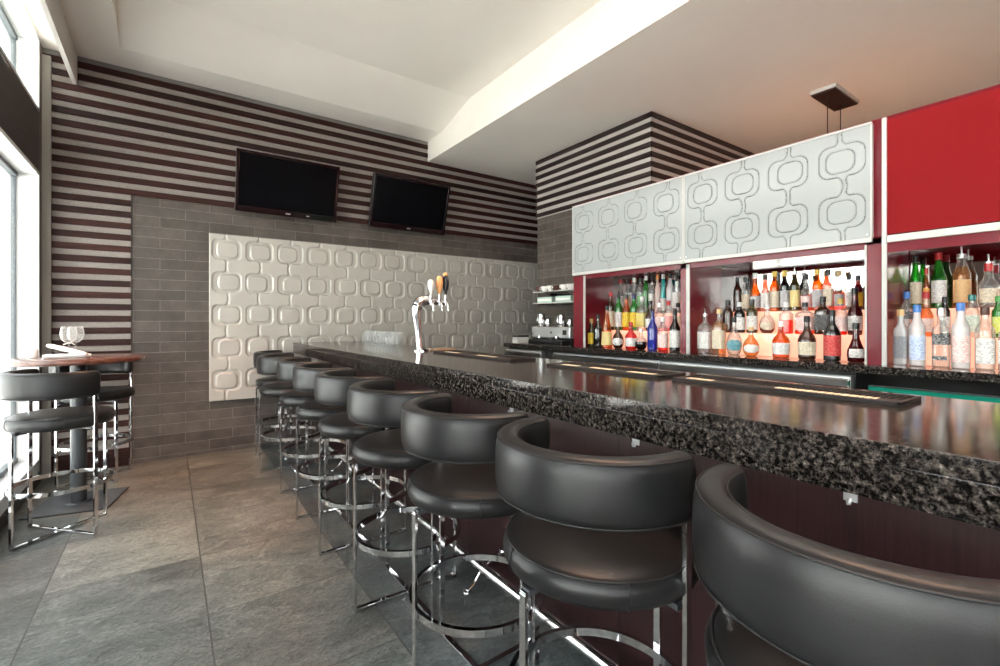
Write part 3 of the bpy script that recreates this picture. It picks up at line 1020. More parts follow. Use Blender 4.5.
# coolers
def cooler(y0, y1, label, zt=1.035):
    t = empty('bottle_cooler', (3.0, (y0 + y1) / 2, 0)); L = (y1 - y0) / 2
    MB().box(-.025, .028, -L, L, .10, zt, bev=.003).build('cabinet', STEEL, t)
    for s_ in (-1, 1):
        d = MB().box(-.050, -.026, -L + .01 if s_ < 0 else .004, -.004 if s_ < 0 else L - .01, .16, zt - .075, bev=.003).build('door', STEEL, t)
        MB().box(-.075, -.065, (s_ * L / 2) - L * .35, (s_ * L / 2) + L * .35, zt - .115, zt - .103).box(-.066, -.05, s_ * L / 2 - L * .34, s_ * L / 2 - L * .32, zt - .115, zt - .103).box(-.066, -.05, s_ * L / 2 + L * .32, s_ * L / 2 + L * .34, zt - .115, zt - .103).build('door_handle', CHROME, d)
    MB().box(-.046, -.0255, -L, L, zt - .062, zt - .012, bev=.008).build('top_rail', CHROME, t)
    return tag(t, label, 'cooler', 'coolers under the back counter')
cooler(.955, 2.14, 'stainless steel cooler under the back counter, below the middle shelf bay')
cooler(2.15, 3.33, 'stainless steel cooler under the back counter, below the left shelf bay')
cooler(3.50, 4.09, 'short stainless steel cooler under the back counter, below the coffee machine')

# sink station with teal lid
t = empty('sink_unit', (2.78, .2, 0))
MB().box(-.20, .16, -1.3, .66, .10, .955, bev=.004).build('cabinet', STEEL, t)
MB().box(.13, .16, -1.3, .66, .9555, 1.000, bev=.002).build('splash_guard', TEAL, t)
MB().box(.128, .162, -1.3, .66, 1.0005, 1.006, bev=.001).build('guard_rail', DSTEEL, t)
MB().box(-.185, .125, -1.28, .62, .956, .968, bev=.004).build('lid', TEAL, t)
for x_ in (-.17, .13):
    for y_ in (-1.25, .62): MB().lathe([(.016, 0), (.016, .1)], 16, M=Matrix.Translation((x_, y_, 0))).build('leg', CHROME, t, smooth='auto')
tag(t, 'stainless underbar sink with teal lid behind the near end of the bar', 'sink')

# shelving cabinet
BAYS = {'A': (2.03, 3.06, 'left'), 'B': (.914, 1.97, 'middle'), 'C': (-.95, .835, 'right')}
CT = 2.384; DEP = .47; XM = XC + .445
t = empty('back_bar_cabinet', (XC, 0, CZ))
Z0 = CZ + .0005
m = MB()
for (y0, y1) in ((3.06, 3.14), (1.97, 2.03), (.8385, .914), (-1.03, -.95)):
    m.box(0, DEP, y0, y1, Z0 - CZ, CT - CZ)
m.box(0, DEP, -1.03, 3.14, CT - CZ, CT - CZ + .018)
m.box(0, DEP, -1.03, 3.14, 1.742 - CZ, 1.775 - CZ)
m.box(0, .02, .914, 3.06, 1.715 - CZ, 1.742 - CZ)
m.box(0, .02, -.95, .8385, 1.69 - CZ, 1.742 - CZ)
m.box(DEP - .02, DEP, -1.03, 3.14, Z0 - CZ, CT - CZ)
m.build('carcass', CRIMSON, t)
MB().box(-.004, .012, -.95, .826, 1.785 - CZ, CT - CZ + .001).build('red_panel', RED, t)
# white aluminium trims
for a in ((-.014, -.001, .822, .842, Z0 - CZ, 2.394 - CZ), (-.012, -.001, 2.985, 3.005, Z0 - CZ, 1.742 - CZ), (-.012, -.001, 1.952, 1.978, Z0 - CZ, 1.742 - CZ),
          (-.008, -.001, .908, .918, Z0 - CZ, 1.742 - CZ), (-.016, -.001, -.95, .820, 1.742 - CZ, 1.778 - CZ)):
    MB().box(*a, bev=.0015).build('white_trim', ALU, t)
MB().box(-.003, -.0005, 3.006, 3.06, Z0 - CZ, 1.742 - CZ).build('side_fascia', CRIMSON, t)
rngc = random.Random(11)
for bi, (y0, y1) in enumerate(((1.992, 3.122), (.880, 1.984))):
    Wd = y1 - y0
    me = relief(Wd, .60, Wd / 4, .285, 0, .015, .006, .0034, .0034, (.108, .088), (.068, .062), .052, .010, rngc, .014, stem_bend=.02, groove=True)
    # the relief faces -x: rotate about z so that its -y side looks to -x and its run goes to -y
    d = link_mesh('lift_door', me, GLOSSW, t, smooth=True, loc=(-.030, y1, 1.775 - CZ), rot=(0, 0, -PI / 2))
    fr = MB()
    fr.box(0, Wd, -.004, .022, -.024, -.0005, bev=.002).box(0, Wd, -.004, .022, .6005, .612, bev=.002)
    fr.box(-.002, .006, -.003, .022, 0, .60, bev=.001).box(Wd - .006, Wd + .002, -.003, .022, 0, .60, bev=.001)
    fr.build('door_rail', ALU, d)
    sc_ = MB()
    for xx in (.018, Wd - .018): sc_.lathe([(0, 0), (.006, 0), (.005, .003), (0, .0035)], 14, M=Matrix.Translation((xx, -.001, .018)) @ Matrix.Rotation(PI / 2, 4, 'X'))
    sc_.build('screw', STEEL, d)
for key, (y0, y1, nm) in BAYS.items():
    e0, e1 = y0 + .001, y1 - .001
    MB().box(XM - XC, XM - XC + .004, e0, e1, Z0 - CZ, 1.741 - CZ).build('mirror', MIRROR, t)
# hidden-fixing light strip in the roof of each bay
t['label'] = 'tall crimson back bar cabinet with white lift doors and mirrored bottle bays'; t['category'] = 'cabinet'
for key, (y0, y1, nm) in BAYS.items():
    s0, s1 = y0 + .02, y1 - (.13 if key == 'B' else .12 if key == 'A' else .03)
    s = empty('lit_bottle_step', (XC, (s0 + s1) / 2, CZ)); hw = (s1 - s0) / 2
    MB().box(.178, .443, -hw, hw, .001, .150, bev=.003).build('lower_step', ACRYL, s)
    MB().box(.303, .443, -hw, hw, .1505, .300, bev=.003).build('upper_step', ACRYL, s)
    tag(s, 'glowing orange stepped bottle stand in the %s bay of the back bar' % nm, 'bottle stand', 'lit bottle stands')

# ------------------------------------------------------------------ bottles
def G(key):
    T = {
        'darkoil': ((.10, .085, .02), None, 1, 0, .55), 'black': ((.012, .012, .012), None, 1, 0, .15),
        'amber': ((.80, .24, .03), None, 1, 0, .85), 'brown': ((.10, .03, .012), None, 1, 0, .6),
        'red': ((.75, .03, .015), None, 1, 0, .8), 'clearblack': ((.03, .012, .01), (.93, .92, .9), .38, 0, .85),
        'blue': ((.02, .05, .55), None, 1, 0, .6), 'clearred': ((.85, .07, .02), (.88, .87, .86), .45, 0, .92),
        'green': ((.05, .42, .05), None, 1, 0, .75), 'clear': ((.86, .87, .86), None, 1, 0, .93),
        'clearorange': ((.92, .22, .05), (.88, .87, .86), .48, 0, .92), 'clearamber': ((.90, .55, .25), (.88, .87, .86), .75, 0, .92),
        'clearbrown': ((.20, .05, .03), (.92, .91, .9), .35, 0, .85), 'frostpink': ((.85, .62, .58), None, 1, .5, .45),
        'frost': ((.85, .86, .88), None, 1, .5, .5), 'teal': ((.02, .50, .48), None, 1, 0, .5),
        'winered': ((.16, .012, .015), (.30, .05, .05), .75, 0, .7), 'greenred': ((.16, .02, .02), (.35, .65, .08), .6, 0, .6),
    }[key]
    return glass_mat(key, T[0], T[1], T[2], T[3], T[4])


CAPS = {'brass': (.5, .33, .1), 'blackcap': (.015, .015, .016), 'whitecap': (.75, .74, .72), 'redcap': (.45, .02, .02), 'navycap': (.02, .03, .12),
        'orangecap': (.75, .28, .08), 'cork': (.62, .42, .20), 'goldcap': (.70, .48, .10), 'bluecap': (.05, .17, .5), 'silvercap': (.6, .6, .6),
        'browncap': (.07, .025, .015), 'tealcap': (.02, .16, .15), 'greencap': (.05, .25, .05), 'spout': (.7, .7, .7), 'spoutred': (.7, .7, .7)}
CAPN = {'brass': 'brass', 'blackcap': 'black', 'whitecap': 'white', 'redcap': 'red', 'navycap': 'navy', 'orangecap': 'orange', 'cork': 'cork', 'goldcap': 'gold',
        'bluecap': 'blue', 'silvercap': 'silver', 'browncap': 'brown', 'tealcap': 'teal', 'greencap': 'green', 'spout': 'pour spout', 'spoutred': 'red neck'}
LABS = {'yellow': ((.80, .55, .04), (.25, .1, .02)), 'creamyellow': ((.80, .66, .30), (.35, .2, .08)), 'white': ((.78, .77, .74), (.16, .15, .17)), 'pinkwhite': ((.80, .68, .64), (.62, .12, .14)),
        'cream': ((.70, .62, .48), (.20, .13, .08)), 'blueyellow': ((.75, .55, .08), (.05, .35, .6)), 'pink': ((.80, .40, .38), (.7, .1, .1)), 'green': ((.10, .38, .12), (.7, .7, .6)),
        'teal': ((.04, .26, .32), (.6, .66, .66)), 'redlabel': ((.50, .02, .03), (.65, .3, .2)), 'blacklabel': ((.03, .03, .035), (.5, .5, .5)), 'silver': ((.50, .49, .50), (.12, .12, .14)),
        'photo': ((.22, .26, .32), (.55, .42, .30)), 'bluewhite': ((.62, .70, .82), (.06, .16, .55)), 'blackband': ((.05, .05, .055), (.6, .6, .6)), 'redwhite': ((.78, .66, .6), (.6, .08, .06)),
        'greenwhite': ((.72, .76, .68), (.08, .30, .20)), 'yellowgreen': ((.62, .70, .06), (.8, .82, .78)), 'orange': ((.80, .42, .10), (.45, .2, .05)), 'tan': ((.66, .42, .20), (.5, .28, .12))}
LABN = {'yellow': 'yellow', 'creamyellow': 'pale yellow', 'white': 'white', 'pinkwhite': 'pinkish white', 'cream': 'cream', 'blueyellow': 'blue and yellow', 'pink': 'pink', 'green': 'green',
        'teal': 'teal', 'redlabel': 'red', 'blacklabel': 'black', 'silver': 'grey', 'photo': 'pictured', 'bluewhite': 'blue and white', 'blackband': 'black banded', 'redwhite': 'red and white',
        'greenwhite': 'green and white', 'yellowgreen': 'yellow green', 'orange': 'orange', 'tan': 'tan'}
GN = {'darkoil': 'dark olive', 'black': 'black', 'amber': 'amber', 'brown': 'dark brown', 'red': 'red', 'clearblack': 'clear, dark bottomed', 'blue': 'cobalt blue', 'clearred': 'clear, half red',
      'green': 'green', 'clear': 'clear', 'clearorange': 'clear, half orange', 'clearamber': 'pale golden', 'clearbrown': 'clear, part brown', 'frostpink': 'frosted pink', 'frost': 'frosted',
      'teal': 'teal', 'winered': 'dark red', 'greenred': 'green and dark red'}
SN = {'slim': 'slim', 'wine': 'tall', 'cone': 'conical', 'globe': 'round bellied', 'bell': 'sloping', 'round': 'straight sided', 'square': 'square shouldered', 'flask': 'flat flask', 'slimwide': 'tall wide'}


def cap_mat(k):
    return mat('cap_' + k, CAPS[k], .3, 1.0 if k in ('spout', 'spoutred', 'silvercap') else 0.0)


def lab_mat(k):
    if 'lab_' + k in MATS: return MATS['lab_' + k]
    m = mat('lab_' + k, LABS[k][0], .55)
    n, l, b = nodes(m)
    tc = n.new('ShaderNodeTexCoord')
    mp = n.new('ShaderNodeMapping'); mp.inputs['Scale'].default_value = (110, 110, 330); l.new(tc.outputs['Object'], mp.inputs[0])
    t = n.new('ShaderNodeTexNoise'); t.inputs['Scale'].default_value = 1.0; t.inputs['Detail'].default_value = 1.5; l.new(mp.outputs[0], t.inputs[0])
    r = ramp(n, [(.50, (0, 0, 0)), (.60, (1, 1, 1))]); l.new(t.outputs[0], r.inputs[0])
    l.new(mix(n, l, LABS[k][0], LABS[k][1], mathn(n, l, 'MULTIPLY', r.outputs[0], .6)), b.inputs['Base Color'])
    return m


def bottle(style, h, r_, gkey, ckey, lkey):
    """returns the glass body as root of the bottle"""
    sq = None; ky = 1.0; rn = min(.0145, r_ * .45); seg = 28
    hb = {'slim': .52, 'wine': .52, 'cone': .12, 'globe': .3, 'bell': .45, 'round': .60, 'square': .62, 'flask': .30, 'slimwide': .58}[style]
    top = h * .97
    if style in ('slim', 'wine', 'slimwide'):
        if style == 'slimwide': rn = r_ * .5
        P = [(0, .002), (r_ * .8, 0), (r_ * .97, .004), (r_, .012), (r_, h * hb), (r_ * .93, h * (hb + .06)), (r_ * .68, h * (hb + .13)), (rn * 1.25, h * (hb + .2)), (rn, h * .80), (rn, top)]
    elif style == 'cone':
        P = [(0, .002), (r_ * .85, 0), (r_ * .98, .005), (r_, .02), (r_ * .97, h * .12), (r_ * .82, h * .40), (r_ * .55, h * .62), (rn * 1.2, h * .80), (rn, h * .86), (rn, top)]
    elif style == 'globe':
        P = [(0, .002), (r_ * .55, 0), (r_ * .72, .006), (r_ * .93, h * .13), (r_, h * .27), (r_ * .95, h * .40), (r_ * .75, h * .52), (r_ * .45, h * .61), (rn * 1.1, h * .68), (rn, h * .78), (rn, top)]
        ky = .95
    elif style == 'bell':
        P = [(0, .002), (r_ * .82, 0), (r_ * .93, .006), (r_ * .95, .02), (r_, h * .40), (r_ * .98, h * .46), (r_ * .80, h * .54), (r_ * .50, h * .62), (rn * 1.2, h * .69), (rn, h * .78), (rn, top)]
    elif style == 'flask':
        P = [(0, .002), (r_ * .80, 0), (r_ * .92, .006), (r_, h * .18), (r_ * .96, h * .30), (r_ * .62, h * .48), (r_ * .42, h * .60), (rn * 1.15, h * .68), (rn, h * .74), (rn, top)]
        ky = .8
    elif style == 'square':
        P = [(0, .002), (r_ * .86, 0), (r_ * .96, .004), (r_ * .97, .012), (r_ * .97, h * .60), (r_ * .90, h * .655), (r_ * .6, h * .70), (rn * 1.2, h * .74), (rn, h * .80), (rn, top)]
        sq = lambda z: 5.0 if z < h * .64 else max(2.0, 5 - (z - h * .64) / (h * .10) * 3)
        ky = .92
    else:
        P = [(0, .002), (r_ * .86, 0), (r_ * .98, .004), (r_, .012), (r_, h * .60), (r_ * .95, h * .65), (r_ * .66, h * .71), (rn * 1.2, h * .76), (rn, h * .82), (rn, top)]
    root = MB().lathe(P, seg, sq=sq, ky=ky).build('bottle', G(gkey), smooth='auto')
    # cap
    ch = .030 if ckey != 'cork' else .024
    if h < .22: ch *= .8
    c = MB()
    if ckey.startswith('spout'):
        c.lathe([(0, top - .022), (rn + .002, top - .022), (rn + .002, top - .002), (0, top - .002)], 16)
        c.tube([(0, 0, top - .002), (0, 0, top + .010), (-.004, 0, top + .024), (-.010, 0, top + .036)], .0035, seg=8)
        if ckey == 'spoutred': c.lathe([(0, h * .80), (rn + .0015, h * .80), (rn + .0015, top - .023), (0, top - .023)], 16)
    else:
        c.lathe([(0, top - ch), (rn + .0022, top - ch), (rn + .0022, h - .002), (rn, h), (0, h)], 18)
    c.build('cap', cap_mat(ckey), root, smooth='auto')
    if ckey == 'spoutred':
        MB().lathe([(0, h * .76), (rn + .0026, h * .76), (rn + .0026, h * .93), (0, h * .93)], 16).build('neck_wrap', cap_mat('redcap'), root, smooth='auto')
    # label: a curved patch hugging the side towards the room
    if lkey != 'none':
        z0, z1 = {'globe': (.12, .40), 'flask': (.12, .34), 'cone': (.06, .38), 'bell': (.10, .40), 'square': (.12, .52)}.get(style, (.10, .50))
        if lkey == 'blackband': z0, z1 = .38, .56
        def rad_at(z):
            for (ra, za), (rb, zb_) in zip(P, P[1:]):
                if za <= z <= zb_ and zb_ > za: return ra + (rb - ra) * (z - za) / (zb_ - za)
            return r_
        vs = []; fs = []; NA = 15; NZ = 5
        half = 1.15 if style in ('globe', 'flask') else 1.35
        for layer in (0, 1):
            for iz in range(NZ + 1):
                z = h * (z0 + (z1 - z0) * iz / NZ)
                for ia in range(NA + 1):
                    hw = half
                    if style == 'globe': hw = half * math.sqrt(max(.06, 1 - (2 * iz / NZ - 1) ** 2 * .8))
                    a = PI + .52 + hw * (2 * ia / NA - 1)
                    cc_, sn_ = math.cos(a), math.sin(a)
                    e = sq(z) if sq else 2
                    q = (abs(cc_) ** e + abs(sn_) ** e) ** (-1 / e)
                    ro = rad_at(z) + (.0011 if layer else .0003)
                    vs.append((ro * q * cc_ * ky, ro * q * sn_, z))
        n1 = (NZ + 1) * (NA + 1)
        for iz in range(NZ):
            for ia in range(NA):
                a = iz * (NA + 1) + ia
                fs.append((n1 + a, n1 + a + 1, n1 + a + NA + 2, n1 + a + NA + 1))
                fs.append((a + NA + 1, a + NA + 2, a + 1, a))
        ringi = [ia for ia in range(NA + 1)] + [iz * (NA + 1) + NA for iz in range(1, NZ + 1)] + [NZ * (NA + 1) + ia for ia in range(NA - 1, -1, -1)] + [iz * (NA + 1) for iz in range(NZ - 1, 0, -1)]
        for p, q in zip(ringi, ringi[1:] + ringi[:1]): fs.append((p, q, q + n1, p + n1))
        link_mesh('label', mesh_of(vs, fs), lab_mat(lkey), root, smooth='auto')
        if lkey == 'blackband' and style == 'square':
            z0, z1 = .12, .19
            MB().box(-r_ * ky * .97 - .002, -r_ * ky * .9, -r_ * .8, r_ * .8, h * z0, h * z1).build('lower_label', lab_mat(lkey), root)
    return root


BOT = [
('A','f',3.039,0.254,0.0294,'slim','darkoil','brass','yellow'),
('A','f',2.940,0.298,0.0354,'wine','black','blackcap','none'),
('A','f',2.834,0.368,0.0432,'cone','amber','blackcap','creamyellow'),
('A','f',2.709,0.218,0.0461,'globe','brown','whitecap','white'),
('A','f',2.570,0.226,0.0445,'bell','red','redcap','white'),
('A','f',2.468,0.169,0.0473,'globe','clearblack','whitecap','none'),
('A','f',2.356,0.315,0.0363,'wine','blue','navycap','none'),
('A','f',2.258,0.266,0.0353,'round','clearred','whitecap','pinkwhite'),
('A','f',2.151,0.319,0.0377,'wine','black','blackcap','white'),
('A','m',3.006,0.346,0.0319,'round','brown','redcap','cream'),
('A','m',2.898,0.323,0.0311,'round','green','blackcap','white'),
('A','m',2.799,0.318,0.0326,'slim','amber','blackcap','yellow'),
('A','m',2.704,0.314,0.0318,'round','green','navycap','yellow'),
('A','m',2.607,0.292,0.0373,'square','clear','whitecap','blueyellow'),
('A','m',2.509,0.254,0.0363,'bell','brown','blackcap','white'),
('A','m',2.405,0.234,0.0314,'round','clearorange','whitecap','pinkwhite'),
('A','m',2.309,0.247,0.0344,'round','clearred','redcap','pink'),
('A','m',2.209,0.227,0.0297,'square','clear','blackcap','cream'),
('A','t',3.108,0.322,0.0283,'slim','clear','redcap','white'),
('A','t',2.995,0.314,0.0276,'round','clear','blackcap','cream'),
('A','t',2.893,0.325,0.0270,'slim','clear','whitecap','white'),
('A','t',2.806,0.319,0.0286,'round','clear','blackcap','green'),
('A','t',2.722,0.348,0.0302,'round','green','whitecap','none'),
('A','t',2.641,0.351,0.0296,'square','clear','blackcap','white'),
('A','t',2.562,0.370,0.0331,'round','frostpink','orangecap','none'),
('A','t',2.486,0.372,0.0325,'cone','teal','whitecap','white'),
('A','t',2.397,0.339,0.0337,'round','frost','blackcap','none'),
('A','t',2.311,0.331,0.0309,'square','clear','blackcap','white'),
('B','f',1.905,0.299,0.0398,'square','clear','spout','white'),
('B','f',1.799,0.319,0.0352,'square','clearamber','cork','cream'),
('B','f',1.692,0.261,0.0461,'globe','clear','blackcap','teal'),
('B','f',1.577,0.194,0.0500,'globe','clearamber','cork','white'),
('B','f',1.390,0.234,0.0462,'bell','amber','whitecap','white'),
('B','f',1.242,0.264,0.0433,'bell','brown','blackcap','cream'),
('B','f',1.110,0.298,0.0382,'wine','black','blackcap','redlabel'),
('B','f',0.993,0.222,0.0382,'flask','winered','blackcap','white'),
('B','m',1.956,0.234,0.0308,'round','brown','blackcap','none'),
('B','m',1.855,0.216,0.0331,'round','black','whitecap','white'),
('B','m',1.752,0.234,0.0319,'round','darkoil','blackcap','white'),
('B','m',1.632,0.195,0.0427,'globe','clearbrown','whitecap','cream'),
('B','m',1.488,0.204,0.0317,'square','clearred','whitecap','none'),
('B','m',1.354,0.200,0.0490,'square','clearorange','blackcap','pinkwhite'),
('B','m',1.235,0.233,0.0361,'square','brown','blackcap','blacklabel'),
('B','m',1.123,0.216,0.0293,'round','clearred','goldcap','pinkwhite'),
('B','m',1.037,0.278,0.0352,'bell','winered','blackcap','white'),
('B','t',1.989,0.258,0.0280,'round','brown','blackcap','none'),
('B','t',1.914,0.252,0.0291,'round','clear','blackcap','cream'),
('B','t',1.829,0.276,0.0332,'bell','amber','whitecap','silver'),
('B','t',1.744,0.262,0.0290,'round','clear','blackcap','white'),
('B','t',1.666,0.277,0.0313,'round','amber','goldcap','cream'),
('B','t',1.584,0.277,0.0319,'round','black','goldcap','silver'),
('B','t',1.506,0.277,0.0324,'round','darkoil','spout','creamyellow'),
('B','t',1.421,0.242,0.0341,'bell','clearred','blackcap','pinkwhite'),
('B','t',1.339,0.269,0.0329,'round','amber','goldcap','silver'),
('B','t',1.262,0.262,0.0292,'square','clearorange','blackcap','cream'),
('B','t',1.189,0.249,0.0308,'bell','clearorange','cork','silver'),
('B','t',1.123,0.224,0.0224,'round','clear','blackcap','white'),
('B','t',1.064,0.213,0.0218,'round','winered','blackcap','yellow'),
('C','f',0.806,0.292,0.0304,'square','frost','cork','photo'),
('C','f',0.729,0.316,0.0349,'round','frost','bluecap','bluewhite'),
('C','f',0.636,0.298,0.0311,'square','clear','silvercap','blackband'),
('C','f',0.565,0.321,0.0315,'round','frost','bluecap','pinkwhite'),
('C','f',0.481,0.299,0.0314,'round','clear','browncap','white'),
('C','f',0.406,0.274,0.0282,'square','clear','blackcap','white'),
('C','m',0.812,0.242,0.0249,'round','clear','bluecap','blackband'),
('C','m',0.721,0.238,0.0276,'bell','clearamber','redcap','redwhite'),
('C','m',0.646,0.208,0.0188,'round','black','blackcap','white'),
('C','m',0.546,0.214,0.0248,'square','clear','tealcap','greenwhite'),
('C','m',0.452,0.204,0.0233,'round','green','greencap','yellowgreen'),
('C','t',0.810,0.300,0.0297,'wine','green','blackcap','cream'),
('C','t',0.750,0.227,0.0184,'slim','amber','redcap','orange'),
('C','t',0.699,0.309,0.0318,'wine','green','redcap','white'),
('C','t',0.608,0.298,0.0320,'slimwide','clearamber','spout','tan'),
('C','t',0.508,0.245,0.0354,'bell','clear','spoutred','cream'),

]
ROWX = {'f': 3.17, 'm': 3.295, 't': 3.42}
ROWZ = {'f': CZ + .0008, 'm': CZ + .1510, 't': CZ + .3008}
ROWN = {'f': 'front row', 'm': 'middle step', 't': 'top step'}
BAYN = {'A': 'left', 'B': 'middle', 'C': 'right'}
ORD = ['first', 'second', 'third', 'fourth', 'fifth', 'sixth', 'seventh', 'eighth', 'ninth', 'tenth', 'eleventh', 'twelfth', 'thirteenth']
for bay in 'ABC':
    for row in 'fmt':
        items = sorted([list(x) for x in BOT if x[0] == bay and x[1] == row], key=lambda x: -x[2])
        lim1 = BAYS[bay][1] - .004
        if bay in 'AB' and row in 'mt': lim1 = BAYS[bay][1] - (.145 if bay == 'B' else .135) + .012
        for k, it in enumerate(items):
            it[4] *= 1.12
            it[4] = min(it[4], .050 if row != 't' else .042)
            if row == 't': it[3] = min(it[3], .332 if bay != 'C' else .305)
        if bay in 'AB' and row in 'mt':      # keep those bottles on the lit step
            hi = items[0][2]; lo = items[-1][2]
            nh = min(hi, lim1 - items[0][4])
            for it in items: it[2] = lo + (it[2] - lo) * (nh - lo) / (hi - lo)
        else:
            items[0][2] = min(items[0][2], lim1 - items[0][4] - .002)
        for _ in range(6):
            for a, b in zip(items, items[1:]):
                gap = a[2] - b[2]
                if gap < a[4] + b[4] + .003:
                    f_ = (gap - .003) / (a[4] + b[4])
                    a[4] *= f_; b[4] *= f_
        for k, (s_, r__, y, h, rad, st, g_, c_, l_) in enumerate(items):
            o = bottle(st, h, rad, g_, c_, l_)
            o.location = (ROWX[row] if row != 't' else 3.432, y, ROWZ[row])
            lt = '' if l_ == 'none' else ' with %s label' % LABN[l_]
            lab = '%s bottle%s, %s from left, %s, %s bay' % (GN[g_].replace(', ', ' '), lt, ORD[k], ROWN[row], BAYN[bay])
            words_ = lab.split()
            tag(o, lab, 'bottle', 'bottles in the %s bay' % BAYN[bay])
# extra neck bottles seen only as the second file behind the right bay
for i, (y, g_, c_, h, r_, st, lb) in enumerate([(.861 - .0, 'green', 'blackcap', .0, 0, '', '')]):
    pass

# ------------------------------------------------------------------ coffee station
t = empty('espresso_machine', (3.52, 3.80, CZ))
MB().box(-.17, .20, -.31, .31, .055, .17, bev=.010).build('body', STEEL, t)
MB().box(-.13, .20, -.30, .30, .0, .054).build('back_body', BLACK, t)
MB().box(-.26, -.13, -.28, .28, .002, .030, bev=.004).build('drip_grille', BLACK, t)
for y_ in (-.14, .14):
    g_ = MB().lathe([(0, 0), (.030, 0), (.030, .03), (0, .03)], 20, M=Matrix.Translation((-.19, y_, .045))).build('brew_group', CHROME, t, smooth='auto')
    MB().tube([(-.20, y_, .052), (-.28, y_, .045)], .009, seg=10).build('filter_handle', BLACK, g_, smooth='auto')
MB().tube([(-.18, .26, .10), (-.22, .27, .09), (-.235, .27, .04)], .004, seg=8).build('steam_wand', CHROME, t, smooth='auto')
mm = MB().box(-.16, .19, -.30, .30, .17, .174)
mm.tube([(-.16, -.30, .20), (-.16, .30, .20)], .004, seg=8)
mm.build('cup_rail', CHROME, t)
MB().box(-.172, -.169, -.26, -.20, .09, .14).box(-.172, -.169, -.03, -.01, .10, .125).build('control_panel', BLACK, t)
tag(t, 'low stainless espresso machine on the back counter under the cup shelf', 'coffee machine')


def jug():
    m = MB().lathe([(0, 0), (.036, 0), (.040, .006), (.040, .05), (.030, .08), (.034, .10), (.032, .10), (.028, .08), (.038, .05), (.037, .008), (0, .006)], 24)
    m.tube([(0, .036, .085), (0, .062, .08), (0, .064, .04), (0, .040, .025)], .0045, seg=8)
    return m.build('milk_jug', CHROME, smooth='auto')


j0 = jug()
for i, (x, y, s_) in enumerate(((3.44, 4.04, 1.45), (3.44, 3.93, .85), (3.45, 3.72, 1.3), (3.46, 3.60, .8))):
    j = j0 if i == 0 else copy_tree(j0)
    j.location = (x, y, CZ + .1745); j.scale = (s_ * .85, s_ * .85, s_)
    tag(j, ['tall steel milk jug at the left end of the espresso machine', 'small steel milk jug beside the tall one on the espresso machine',
            'large steel milk jug at the middle right of the espresso machine', 'small steel milk jug nearest the crimson cabinet on the espresso machine'][i], 'jug', 'milk jugs on the espresso machine')

t = empty('cup_shelf', (3.56, 3.80, 1.53))
MB().box(-.16, .18, -.345, .345, 0, .012, bev=.002).build('lower_shelf', ALU, t)
MB().box(-.16, .18, -.345, .345, .128, .138, bev=.002).build('upper_shelf', ALU, t)
for y_ in (-.33, .31): MB().prism([(0, 0), (.30, 0), (.30, .16), (.24, .16)], -.003, .003, M=Matrix.Translation((-.12, y_, -.01)) @ Matrix.Rotation(PI / 2, 4, 'X')).build('shelf_bracket', BLACK, t)
MB().box(.178, .355, -.30, -.27, -.004, .13).box(.178, .355, .27, .30, -.004, .13).build('wall_arm', BLACK, t)
tag(t, 'two tier metal cup shelf on the pillar above the espresso machine', 'shelf')
for k in range(2):
    rk = empty('glass_rack', (3.53, 3.66 + .30 * k, 1.5425))
    MB().box(-.12, .12, -.125, .125, 0, .01).box(-.12, -.112, -.125, .125, .01, .06).box(.112, .12, -.125, .125, .01, .06).box(-.12, .12, -.125, -.118, .01, .06).box(-.12, .12, .118, .125, .01, .06).build('tray', mat('pale_green_tray', (.45, .60, .52), .4), rk)
    MB().box(-.124, -.1205, -.11, .11, .016, .04).build('front_strip', PORC, rk)
    tag(rk, ['pale plastic glass rack on the lower cup shelf, nearer the crimson cabinet', 'pale plastic glass rack on the lower cup shelf, farther from the cabinet'][k], 'rack', 'glass racks on the cup shelf')


def cup(m_):
    m = MB().lathe([(0, 0), (.022, 0), (.024, .003), (.038, .03), (.041, .055), (.038, .055), (.035, .03), (.02, .006), (0, .005)], 22)
    m.tube([(0, .038, .045), (0, .058, .045), (0, .058, .02), (0, .033, .018)], .004, seg=7)
    return m.build('coffee_cup', m_, smooth='auto')


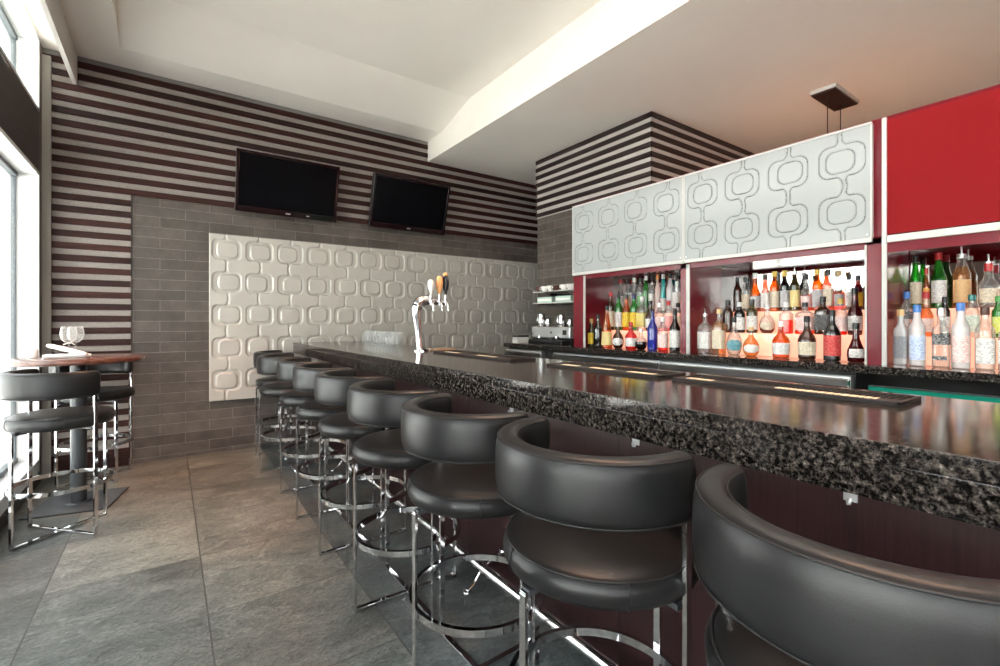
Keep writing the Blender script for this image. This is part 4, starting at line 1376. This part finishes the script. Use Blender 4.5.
DARKCUP = mat('brown_stoneware', (.10, .045, .035), .3)
cw_, cd_ = cup(PORC), cup(DARKCUP)
first = {0: cw_, 1: cd_}; usedf = set()
lay = [(3.44, 4.09, 1, 0), (3.44, 3.99, 0, 0), (3.44, 3.89, 0, 0), (3.44, 3.79, 1, 0), (3.44, 3.68, 0, 0), (3.44, 3.585, 0, 0), (3.44, 3.49, 0, 0), (3.55, 3.75, 1, 0), (3.55, 3.63, 0, 0), (3.55, 3.53, 0, 0), (3.55, 4.03, 1, 0)]
for i, (x, y, kk, _) in enumerate(lay):
    if kk in usedf: c_ = copy_tree(first[kk])
    else: c_ = first[kk]; usedf.add(kk)
    c_.location = (x, y, 1.6685); c_.rotation_euler = (0, 0, .4 * i)
    tag(c_, ['white coffee cup on the upper cup shelf', 'dark brown coffee cup on the upper cup shelf'][kk], 'cup', ['white cups on the cup shelf', 'brown cups on the cup shelf'][kk])
o = MB().box(-.07, .07, -.055, .055, 0, .075, bev=.006).build('tea_caddy', ALU, loc=(3.12, 4.02, CZ + .0005))
MB().box(-.072, .072, -.057, .057, .060, .080, bev=.005).build('lid', BLACK, o)
tag(o, 'small pale box with dark lid at the far end of the back counter', 'box')

# ------------------------------------------------------------------ pendant lamp behind the cabinet
t = empty('pendant_lamp', (5.02, 1.735, ZR))
MB().box(-.262, .262, -.095, .095, -.045, -.030, bev=.002).build('ceiling_canopy', mat('canopy_wood', (.035, .014, .012), .4), t)
MB().box(-.272, .272, -.104, .104, -.030, -.001).build('canopy_rim', ALU, t)
for x_ in (-.165, .13):
    MB().tube([(x_, 0, -.045), (x_, 0, -1.35)], .004, seg=8).build('suspension_cord', BLACK, t)
sh = MB().box(-.27, .27, -.10, .10, -1.52, -1.35, bev=.003).build('lamp_shade', mat('glowing_amber_shade', (.9, .6, .4), .5, emit=(1.0, .46, .20), estr=4.0), t)
tag(t, 'pendant lamp hanging from a dark rectangular ceiling canopy behind the back bar', 'pendant lamp')
pl = bpy.data.lights.new('pendant_glow', 'POINT'); pl.energy = 7; pl.color = (1.0, .42, .20); pl.shadow_soft_size = .12
po = bpy.data.objects.new('pendant_glow', pl); po.location = (5.02, 1.735, ZR - 1.22); COL.objects.link(po)
